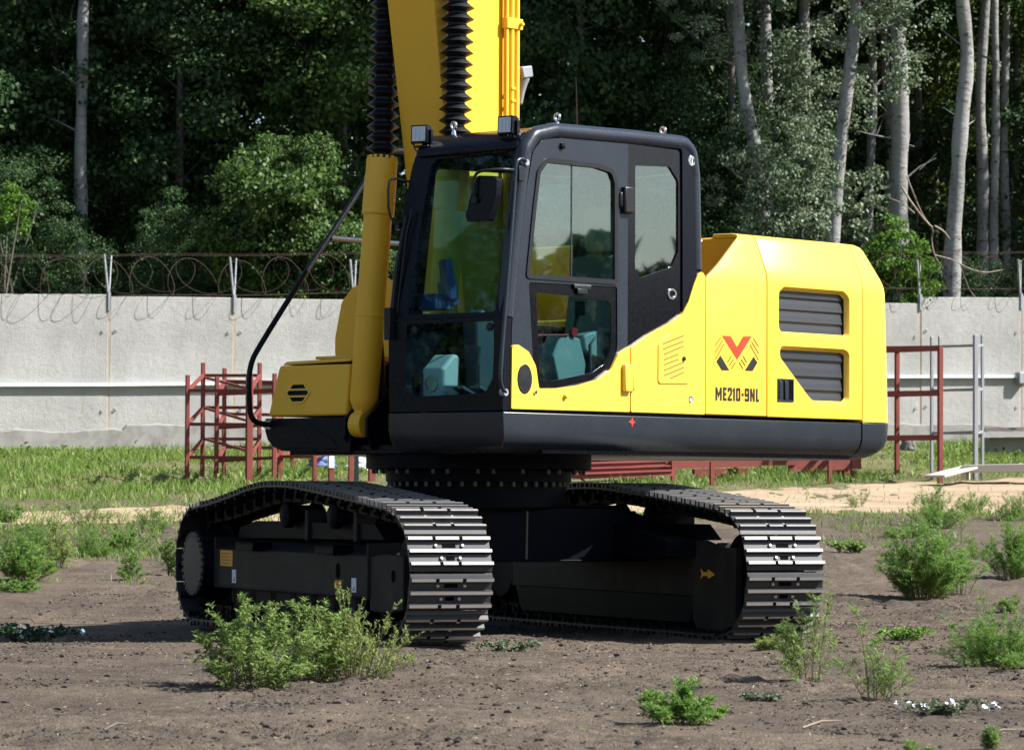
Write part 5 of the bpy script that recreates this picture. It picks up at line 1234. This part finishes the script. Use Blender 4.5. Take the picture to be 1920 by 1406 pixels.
X, Y = scatter(30000, -3.6, 4.2, -11.8, 9, lambda x, y: .5, 12); n = len(X); Z = gh_np(X, Y)
dd = np.stack([g.normal(0, 1, n), g.normal(0, 1, n), g.normal(.02, .12, n)], 1); nn_ = rnd_dirs(g, n); nn_[:, 2] += 2.0
V = leaf_quads(np.stack([X, Y, Z + .005], 1), dd, nn_, g.uniform(.005, .026, n), g.uniform(.002, .007, n), .1)
tag(link('straw_litter', quad_mesh('straw_litter', V, 'straw')), 'bits of straw and wood chip on the bare ground', 'litter', kind='stuff')
for i, (px, py, ln, az, lb) in enumerate([(330 + 350, 1262 + 0, .13, .2, 'short dark stick right of the pale weed bush'), (1100, 1222, .10, 1.2, 'tiny dark stick on bare soil before the right track'), (1505, 1360, .16, .3, 'crooked dry stick on the soil at the lower right'), (1840, 1380, .16, .1, 'pale dry stick beside the far right weed'), (195, 1388, .10, .6, 'dark stick on the soil at the lower left')]):
    q = ground_at(px, py); m = MB(); dv = Vector((math.cos(az), math.sin(az), .12))
    m.tube([q + Vector((0, 0, .006)), q + dv * ln * .5 + Vector((0, .01, .02)), q + dv * ln + Vector((0, 0, .012))], [.006, .005, .002], 5)
    tag(link('stick', m.mesh('stick', 'bark_d' if 'dark' in lb else 'twig', 60)), lb, 'stick', 'sticks on the soil')

# ------------------------------------------------------------------ wood behind the wall
def crown_mesh(name, mat, seed, rx, rz, clumps, per, ls, cr=.62):
    """Leaves gathered in uneven clumps through an ellipsoid, open between them."""
    gg = np.random.default_rng(seed); C, Nn = [], []
    for i in range(clumps):
        v = gg.normal(size=3); v /= np.linalg.norm(v); rad = gg.random() ** .45
        c = v * rad * np.array([rx, rx, rz]); r_ = cr * gg.uniform(.55, 1.35)
        k = int(per * gg.uniform(.6, 1.4)); p = gg.normal(size=(k, 3)); p /= np.linalg.norm(p, axis=1, keepdims=True)
        p *= (gg.random((k, 1)) ** .5) * r_ * np.array([1.25, 1.25, .75]); C.append(p + c); Nn.append(p / r_ + np.array([0, 0, .6]))
    C = np.concatenate(C); Nn = np.concatenate(Nn) + gg.normal(0, .6, (len(C), 3)); n = len(C)
    D = rnd_dirs(gg, n); D[:, 2] -= .25
    return quad_mesh(name, leaf_quads(C, D, Nn, gg.uniform(.7, 1.25, n) * ls, gg.uniform(.55, .85, n) * ls, .2), mat)
CR = {'a': crown_mesh('crown', 'leaf', 1, 3.0, 3.6, 80, 170, .15), 'b': crown_mesh('crown', 'leaf_d', 2, 2.7, 4.2, 85, 170, .15),
      'c': crown_mesh('crown', 'leaf_d', 3, 3.3, 3.2, 80, 180, .15), 's': crown_mesh('crown', 'leaf_s', 4, 1.9, 2.6, 40, 100, .12, .42),
      'h': crown_mesh('crown', 'leaf_d', 5, 4.2, 5.0, 120, 210, .21, .9), 'y': crown_mesh('crown', 'leaf_y', 6, 2.6, 3.4, 70, 130, .14)}
rt_ = random.Random(77)
def trunk_mesh(P, r0, r1, mat, limbs, seed, tall=17.0):
    """Tapered trunk through the given points, carried on above them, with side limbs."""
    rr = random.Random(seed); P = [Vector(p) for p in P]
    d = (P[-1] - P[-2]).normalized(); d = (d + Vector((0, 0, .6))).normalized()
    while P[-1].z < tall: P.append(P[-1] + d * 1.6 + Vector((rr.gauss(0, .16), rr.gauss(0, .16), 0)))
    P = [P[0]] + [p + Vector((rr.gauss(0, .045), rr.gauss(0, .045), 0)) for p in P[1:]]
    Q = smooth_path(P, 6, 2); z0, z1 = Q[0].z, Q[-1].z
    rs_ = [(r0 + (r1 - r0) * min(1, (q.z - z0) / max(1e-3, tall - z0))) * (1 + .06 * math.sin(q.z * 2.1 + seed) + .05 * math.sin(q.z * 5.3 + seed * 2) + rr.gauss(0, .025)) for q in Q]
    rs_[0] *= 1.25
    m = MB(); m.tube(Q, rs_, 10); ends = []
    for (h0, lo, hi) in limbs:
        cand = min(range(len(Q)), key=lambda i: abs(Q[i].z - h0)); p = Q[cand]; az = lo
        e = p + Vector((math.cos(az) * hi, math.sin(az) * hi, hi * rr.uniform(.5, 1.1))); mid = p.lerp(e, .5) + Vector((0, 0, -hi * .08 + rr.gauss(0, .1)))
        m.tube([p, mid, e], [rs_[cand] * .38, rs_[cand] * .26, .015], 6); ends.append(e)
    for q in range(7):                                  # bare twigs and snags
        i = rr.randrange(len(Q) // 6, len(Q) - 4); p = Q[i]; az = rr.uniform(0, 6.28); ln = rr.uniform(.35, 1.3); e = p + Vector((math.cos(az) * ln, math.sin(az) * ln * .6, ln * rr.uniform(-.2, .7)))
        m.tube([p, p.lerp(e, .55) + Vector((0, 0, rr.gauss(0, .06))), e], [.022, .014, .005], 4)
        e2 = p.lerp(e, .6) + Vector((rr.gauss(0, .2), rr.gauss(0, .2), ln * .35)); m.tube([p.lerp(e, .55), e2], [.010, .003], 4)
    return m.mesh('trunk', mat, 60), Q
def tree(name, label, path, r_top, r_base, mat, crowns, seed, group=None, limbs=(), tall=17.0):
    """path: (px, py, depth) points the trunk passes through, from low to high."""
    P = [at(*p) for p in path]; b = Vector((P[0].x, P[0].y, gz(P[0].x, P[0].y) - .2))
    if P[0].z > b.z + .5: P = [b] + P
    t = thing(name, label, 'tree', (b.x, b.y, b.z), 0, group)
    me, Q = trunk_mesh([p - b for p in P], r_base, r_top, mat, limbs, seed, tall); link('trunk', me, t)
    for kind, dx, dy, z, sc in crowns:
        o = link('crown', CR[kind], t, (dx + Q[-1].x * .6, dy + Q[-1].y * .6, z), rt_.uniform(0, 6.28)); o.scale = (sc, sc, sc * rt_.uniform(.9, 1.15))
    return t
PT = 'pale trunked poplars at the right'
def pop(label, path, r, seed, crowns, limbs=(), mat='bark'): tree('poplar_tree', label, path, r * .55, r * 1.15, mat, crowns, seed, PT, limbs)
HI = lambda k: [(k, 0, 0, 14.0, .95)]
pop('pale poplar with its trunk leaning left just behind the cab rear', [(1432, 400, 74), (1422, 300, 74), (1400, 180, 74), (1384, 40, 74), (1376, -40, 74)], .15, 1, [('a', .3, .4, 14.2, .95), ('s', .6, -.6, 5.6, .55), ('s', -.7, -.8, 9.3, .5)], [(9.5, 2.6, 1.8)])
pop('pale poplar whose trunk vanishes into silver leaves above the hood', [(1448, 420, 77), (1442, 180, 77), (1436, 60, 77), (1428, -30, 77)], .15, 2, [('b', .2, .3, 14.5, .9), ('s', .3, -1.0, 8.0, .75)], [(10, 1.0, 1.5)])
pop('slim straight poplar behind the silver leaved shrub', [(1506, 420, 78), (1506, 250, 78), (1510, 100, 78), (1512, -30, 78)], .155, 3, [('a', .2, .3, 14.3, .85), ('s', -.5, -.8, 7.2, .6), ('s', .6, -.7, 10.3, .55)], [(9.4, .4, 1.4)])
pop('thin pale poplar leaning right above the hood end', [(1562, 460, 73), (1570, 330, 73), (1584, 190, 73), (1596, 80, 73), (1606, -30, 73)], .145, 4, [('s', .4, .3, 11.6, .7), ('s', .2, -.3, 8.9, .7), ('b', 0, .8, 14.8, .8)], [(8.6, .2, 1.6), (10, 2.8, 1.2)])
pop('sturdy upright poplar above the right shelf rack', [(1685, 470, 75), (1688, 360, 75), (1694, 250, 75), (1684, 120, 75), (1680, -30, 75)], .195, 5, [('y', .2, .8, 14.4, .85)], [(9.2, 2.9, 1.8), (10.4, .4, 1.2)])
pop('stout forked poplar, the thickest pale trunk of the wood', [(1786, 480, 72), (1794, 360, 72), (1808, 220, 72), (1815, 110, 72), (1804, 20, 72), (1800, -40, 72)], .165, 6, [('a', .3, .6, 14.2, .95)], [(9.85, .35, 2.6)])
pop('dim grey poplar in the shade right of the forked trunk', [(1838, 470, 82), (1842, 330, 82), (1842, 160, 82), (1850, -30, 82)], .14, 7, HI('b'))
pop('thin shaded poplar nearest the right picture edge', [(1890, 470, 84), (1886, 300, 84), (1884, 100, 84), (1886, -30, 84)], .11, 8, HI('c'))
pop('thin sunlit poplar just left of the sturdy upright one', [(1672, 420, 86), (1668, 250, 86), (1656, 100, 86), (1664, -30, 86)], .14, 9, HI('b'))
pop('shaded slim poplar above the middle of the cab roof', [(1236, 420, 82), (1234, 200, 82), (1232, 60, 82), (1230, -30, 82)], .16, 10, [('b', .1, .4, 13.6, .9), ('b', -.7, -.6, 6.6, .6)])
pop('slim pale poplar above the rear of the cab roof', [(1280, 420, 80), (1276, 220, 80), (1276, 80, 80), (1280, -30, 80)], .12, 11, [('a', .1, .3, 13.8, .85), ('b', .6, -.7, 7.2, .55)])
pop('grey trunk just right of the boom pipes', [(1052, 420, 84), (1048, 200, 84), (1040, 60, 84), (1036, -30, 84)], .12, 12, [('b', .1, .3, 13.0, .9)])
for i, (x0, x1, d, r, lb) in enumerate([(1352, 1346, 83, .10, 'thin pale poplar just left of the trunk that leans left'), (1470, 1478, 88, .11, 'thin pale poplar between the silver leafed one and the slim straight one'), (1534, 1526, 90, .10, 'hair thin poplar second right of the slim straight one'), (1625, 1634, 84, .12, 'thin shaded poplar left of the sunlit pair'), (1718, 1712, 88, .11, 'thin poplar in the gap right of the sturdy trunk'), (1752, 1760, 90, .10, 'thin poplar left of the forked trunk'), (1868, 1862, 80, .10, 'thin leaning poplar left of the one nearest the right edge'), (1164, 1158, 86, .09, 'faint thin trunk above the front of the cab roof')]):
    pop(lb, [(x0, 430, d), ((x0 + x1) / 2 + 3, 200, d), (x1, -30, d)], r, 50 + i, [('a' if i % 2 else 'b', .2, .4, 14.0, .75)], [(8.5, .5 * i, 1.2), (10.3, 2 + i, 1.0)])
LT = 'dark trunked trees at the left'
tree('slender_tree', 'slender grey trunk with a dark knot, nearest the upper left corner', [(150, 420, 76), (151, 310, 76), (154, 150, 76), (156, -30, 76)], .09, .15, 'bark', [('b', -.3, .5, 13.6, .9), ('c', -1.4, -.4, 5.2, .45)], 21, LT)
tree('slender_tree', 'dark trunk just right of the slender grey one', [(212, 420, 79), (208, 150, 79), (205, -30, 79)], .10, .17, 'bark_d', [('a', .2, .5, 13.2, .9)], 22, LT)
tree('slender_tree', 'mottled half hidden trunk in the middle of the left wood', [(316, 420, 80), (318, 200, 80), (320, -30, 80)], .08, .13, 'bark', [('b', .3, .4, 12.8, .95), ('b', -.4, -.7, 5.8, .6)], 23, LT)
tree('slender_tree', 'sunlit thin trunk at the very left edge', [(14, 420, 82), (18, 150, 82), (14, -30, 82)], .07, .10, 'bark', [('c', .2, .5, 13.4, .9)], 24, LT)
tree('slender_tree', 'dark trunk between the left boot and the handrail', [(600, 420, 82), (596, 150, 82), (590, -30, 82)], .10, .16, 'bark_d', [('a', .2, .5, 13.0, .9)], 25, LT)
# leafy trees filling the wood, crowns low to high
LV = 'leafy trees of the wood'
def leafy(label, px, d, crowns, seed, r=.11): tree('leafy_tree', label, [(px, 430, d), (px + 6, 200, d), (px, -30, d)], r * .5, r, 'bark_d', crowns, seed, LV, [(6, 1, 1.5), (8, 3, 1.5), (9, 5, 1.5)], 14)
leafy('dark leafy tree behind the first wire bracket from the left', 100, 78, [('c', 0, 0, 7.2, .85), ('b', .6, .6, 11.5, .9), ('c', -.6, .2, 3.6, .7)], 31)
leafy('dark leafy tree between the first and second wire brackets', 330, 77, [('b', 0, 0, 6.6, .9), ('c', .4, .5, 11.2, .95), ('b', .3, -.6, 3.2, .6)], 32)
leafy('dense dark tree behind the second wire bracket', 460, 80, [('c', 0, 0, 8.4, 1.0), ('b', -.5, .2, 12.4, .9), ('b', 0, -.5, 4.0, .8)], 33)
leafy('green leafy tree immediately left of the boom boot', 640, 77, [('a', 0, 0, 8.4, .85), ('a', .4, .4, 11.6, .85), ('a', -.3, -.4, 4.6, .7)], 34)
leafy('dark tree hidden for the most part by the boom', 830, 80, [('b', 0, 0, 7.8, 1.0), ('c', .2, .5, 12.0, 1.0)], 35)
leafy('dark leafy tree rising over the front of the cab roof', 1090, 77, [('c', 0, 0, 7.4, .85), ('b', .4, .5, 11.4, .95), ('b', -.5, .2, 4.2, .8)], 36)
leafy('dark leafy tree rising over the rear of the cab roof', 1250, 78, [('b', 0, 0, 6.6, .8), ('c', .4, .5, 11.0, .8), ('b', .5, -.3, 3.8, .7)], 37)
leafy('dark bushy tree below the leaning poplar', 1370, 76, [('b', 0, 0, 5.8, .62), ('c', .4, .4, 3.6, .6)], 38)
leafy('yellowish leafy tree glowing behind the sturdy poplar', 1650, 90, [('y', 0, 0, 7.6, 1.1), ('y', .5, .3, 11.6, 1.1), ('y', -.6, 0, 4.0, .9)], 39)
leafy('yellowish leafy tree behind the forked poplar', 1760, 92, [('y', 0, 0, 8.4, 1.1), ('y', .4, .4, 12.2, 1.1), ('b', 0, 0, 4.0, .9)], 40)
leafy('dark leafy tree at the upper right corner', 1905, 86, [('c', 0, 0, 6.4, .9), ('a', .3, .3, 11.4, .95)], 41)
leafy('dark leafy tree behind the slim straight poplar', 1530, 88, [('b', 0, 0, 6.2, 1.0), ('a', .3, .4, 10.8, 1.0)], 42)
leafy('dark leafy tree at the very left edge of the wood', -40, 77, [('c', 0, 0, 6.8, .9), ('b', .3, .4, 11.2, .95)], 43)
leafy('shadowy tree behind the left trunks', 220, 86, [('b', 0, 0, 8.8, 1.05), ('c', .4, .4, 12.6, 1.0), ('c', -.8, 0, 5.0, .9)], 44)
# shrubs
def shrub(name, label, px, py, d, kind, sc, mat_stem='bark_d', grp=None, more=()):
    q = at(px, py, d); b = Vector((q.x, q.y, gz(q.x, q.y) - .1)); t = thing(name, label, 'shrub', (b.x, b.y, b.z), 0, grp); h = q.z - b.z
    m = MB(); rr = random.Random(int(px))
    for i in range(5): m.tube([Vector((rr.uniform(-.1, .1), rr.uniform(-.1, .1), 0)), Vector((rr.uniform(-.3, .3), rr.uniform(-.3, .3), h * .5)), Vector((rr.uniform(-.7, .7), rr.uniform(-.7, .7), h * 1.05))], [.04, .03, .01], 6)
    link('stems', m.mesh('stems', mat_stem, 60), t)
    for dx, dy, dz, s in [(0, 0, 0, 1)] + list(more):
        o = link('crown', CR[kind], t, (dx, dy, h + dz), rr.uniform(0, 6)); o.scale = (sc * s,) * 3
    return t
CR['o'] = crown_mesh('crown', 'leaf', 7, 1.9, 1.6, 60, 130, .15, .42)
CR['g'] = crown_mesh('crown', 'leaf_b', 8, 1.1, 1.2, 34, 110, .13, .30)
CR['v'] = crown_mesh('crown', 'leaf_s', 9, 1.0, 1.3, 36, 100, .10, .28)
shrub('oak_shrub', 'sunlit broad green shrub above the wall left of the handrail', 520, 370, 69.5, 'o', .78, more=((.35, .1, .75, .55), (-.6, .2, -.9, .75), (.8, .1, -.9, .75), (.2, -.1, -1.5, .7)))
shrub('oak_shrub', 'small sunlit shrub at the left edge above the wall', 18, 392, 70, 'g', .42)
shrub('silver_shrub', 'silvery white leaved shrub behind the front of the hood', 1480, 400, 70, 'v', .85, more=((.35, 0, 1.2, .7), (-.3, .2, -.9, .9), (.5, .3, .4, .7)))
shrub('green_shrub', 'vivid green shrub hanging above the counterweight', 1672, 470, 69.5, 'g', .55, more=((.45, -.1, -.45, .8), (-.5, .1, -.5, .8), (.1, .1, -1.1, .9)))
shrub('dark_shrub', 'dark shrub with sunlit tips behind the third wire bracket', 640, 500, 69.5, 'o', .55, more=((-1.0, .3, -.4, .8), (.9, .2, -.2, .8)))
shrub('dark_shrub', 'low dark shrub above the wall between the first two brackets', 320, 500, 70.5, 'b', .36, more=((-2.0, .3, -.1, .9), (1.5, .3, .1, .9), (-3.6, .3, -.1, .9)))
shrub('dark_shrub', 'low dark shrub along the wall below the forked poplar', 1810, 545, 73.5, 'c', .26, more=((-1.0, .3, -.1, .9), (1.2, .3, .0, .9)))
shrub('grey_shrub', 'grey leaved shrub mingling with the poplar trunks over the hood', 1560, 395, 76, 'v', 1.15, more=((-.9, .2, 1.3, .8), (-1.6, .4, -.4, .9), (.8, .3, -.6, .8), (.1, .3, 2.2, .7)))
# fallen branch
br = thing('dead_branch', 'bare sunlit dead branch sprawling from the forked poplar over the wall', 'branch', (0, 0, 0))
m = MB(); BD = 71
for P_, r_ in (([(1690, 350), (1712, 385), (1738, 418), (1750, 428), (1746, 452), (1752, 480), (1768, 505)], .02), ([(1700, 330), (1716, 372), (1730, 404), (1742, 420)], .014), ([(1752, 478), (1790, 488), (1818, 505), (1848, 512), (1880, 506)], .013), ([(1752, 424), (1768, 432), (1780, 448)], .018), ([(1715, 400), (1690, 380), (1668, 372)], .012), ([(1762, 500), (1766, 520)], .010), ([(1800, 494), (1815, 540), (1830, 560)], .010)):
    m.tube(smooth_path([at(px, py, BD + .15 * i) for i, (px, py) in enumerate(P_)], 6, 1), [r_ * (1 - .6 * i / 30) for i in range(len(smooth_path([Vector((0, 0, i)) for i in range(len(P_))], 6, 1)))], 6)
link('limbs', m.mesh('limbs', 'dead', 60), br)
# trees standing just outside the picture, whose shade falls into it
for i, (x, y, k) in enumerate([(20.5, 52.5, 'h'), (25.5, 49, 'h'), (23, 57, 'h'), (20, 62, 'h'), (30, 54, 'h')]):
    b = Vector((x, y, gz(x, y) - .2)); lb = ['tall dense tree just past the right end of the visible wall', 'tall dense tree second past the right end of the visible wall', 'tall dense tree third past the right end of the visible wall', 'tall dense tree set back past the right end of the wall', 'tall dense tree farthest to the right along the wall'][i]
    t = thing('dense_tree', lb, 'tree', tuple(b), 0, 'dense trees right of the picture')
    m = MB(); m.tube([(0, 0, 0), (.1, 0, 6), (.2, .1, 13)], [.3, .22, .08], 8); link('trunk', m.mesh('trunk', 'bark_d', 60), t)
    for z, s in ((6.5, .85), (13.0, .9)):
        o = link('crown', CR[k], t, (0, 0, z), i * 1.3 + z); o.scale = (s, s, s)
for i, (x, y, k) in enumerate([(-15, 34, 'h'), (-20, 27, 'h'), (-25, 18, 'h'), (-24, 8, 'h'), (-28, 36, 'h'), (-30, -2, 'h')]):
    b = Vector((x, y, gz(x, y) - .2)); lb = 'tall dense tree %s the left end of the visible wall' % ['just past', 'second past', 'third past', 'fourth past', 'set back beyond', 'fifth and nearest past'][i]
    t = thing('dense_tree', lb, 'tree', tuple(b), 0, 'dense trees left of the picture')
    m = MB(); m.tube([(0, 0, 0), (.1, 0, 6), (.2, .1, 13)], [.3, .22, .08], 8); link('trunk', m.mesh('trunk', 'bark_d', 60), t)
    for z, s in ((5.0, .85), (11.0, .95)):
        o = link('crown', CR[k], t, (0, 0, z), i * 1.3 + z); o.scale = (s, s, s)
# the wood goes on behind: one mass of leaves and poles that nobody could count
gg = np.random.default_rng(99); n = 42000
C = np.stack([gg.uniform(-22, 26, n), gg.uniform(70, 80, n), gg.uniform(1, 21, n)], 1)
V = leaf_quads(C, rnd_dirs(gg, n), rnd_dirs(gg, n), gg.uniform(.4, .8, n), gg.uniform(.3, .55, n), .2)
tag(link('woodland', quad_mesh('woodland', V, 'leaf_d')), 'deep dark woodland beyond the trunks', 'woodland', kind='stuff')
# far wood on the other side of the yard, seen only as a reflection in the cab windows
gg = np.random.default_rng(98); n = 26000
a = gg.uniform(-2.0, 2.5, n); C = np.stack([np.sin(a) * 150, -DIST - 20 - np.cos(a) * 110, gg.random(n) ** 1.1 * (10.6 + .7 * np.sin(a * 9) + .9 * np.sin(a * 31) + .5 * np.sin(a * 77))], 1)
V = leaf_quads(C, rnd_dirs(gg, n), rnd_dirs(gg, n), gg.uniform(1.5, 3, n), gg.uniform(1.0, 2.2, n), .2)
tag(link('treeline', quad_mesh('treeline', V, 'leaf_d')), 'far dark treeline across the yard', 'treeline', kind='stuff')
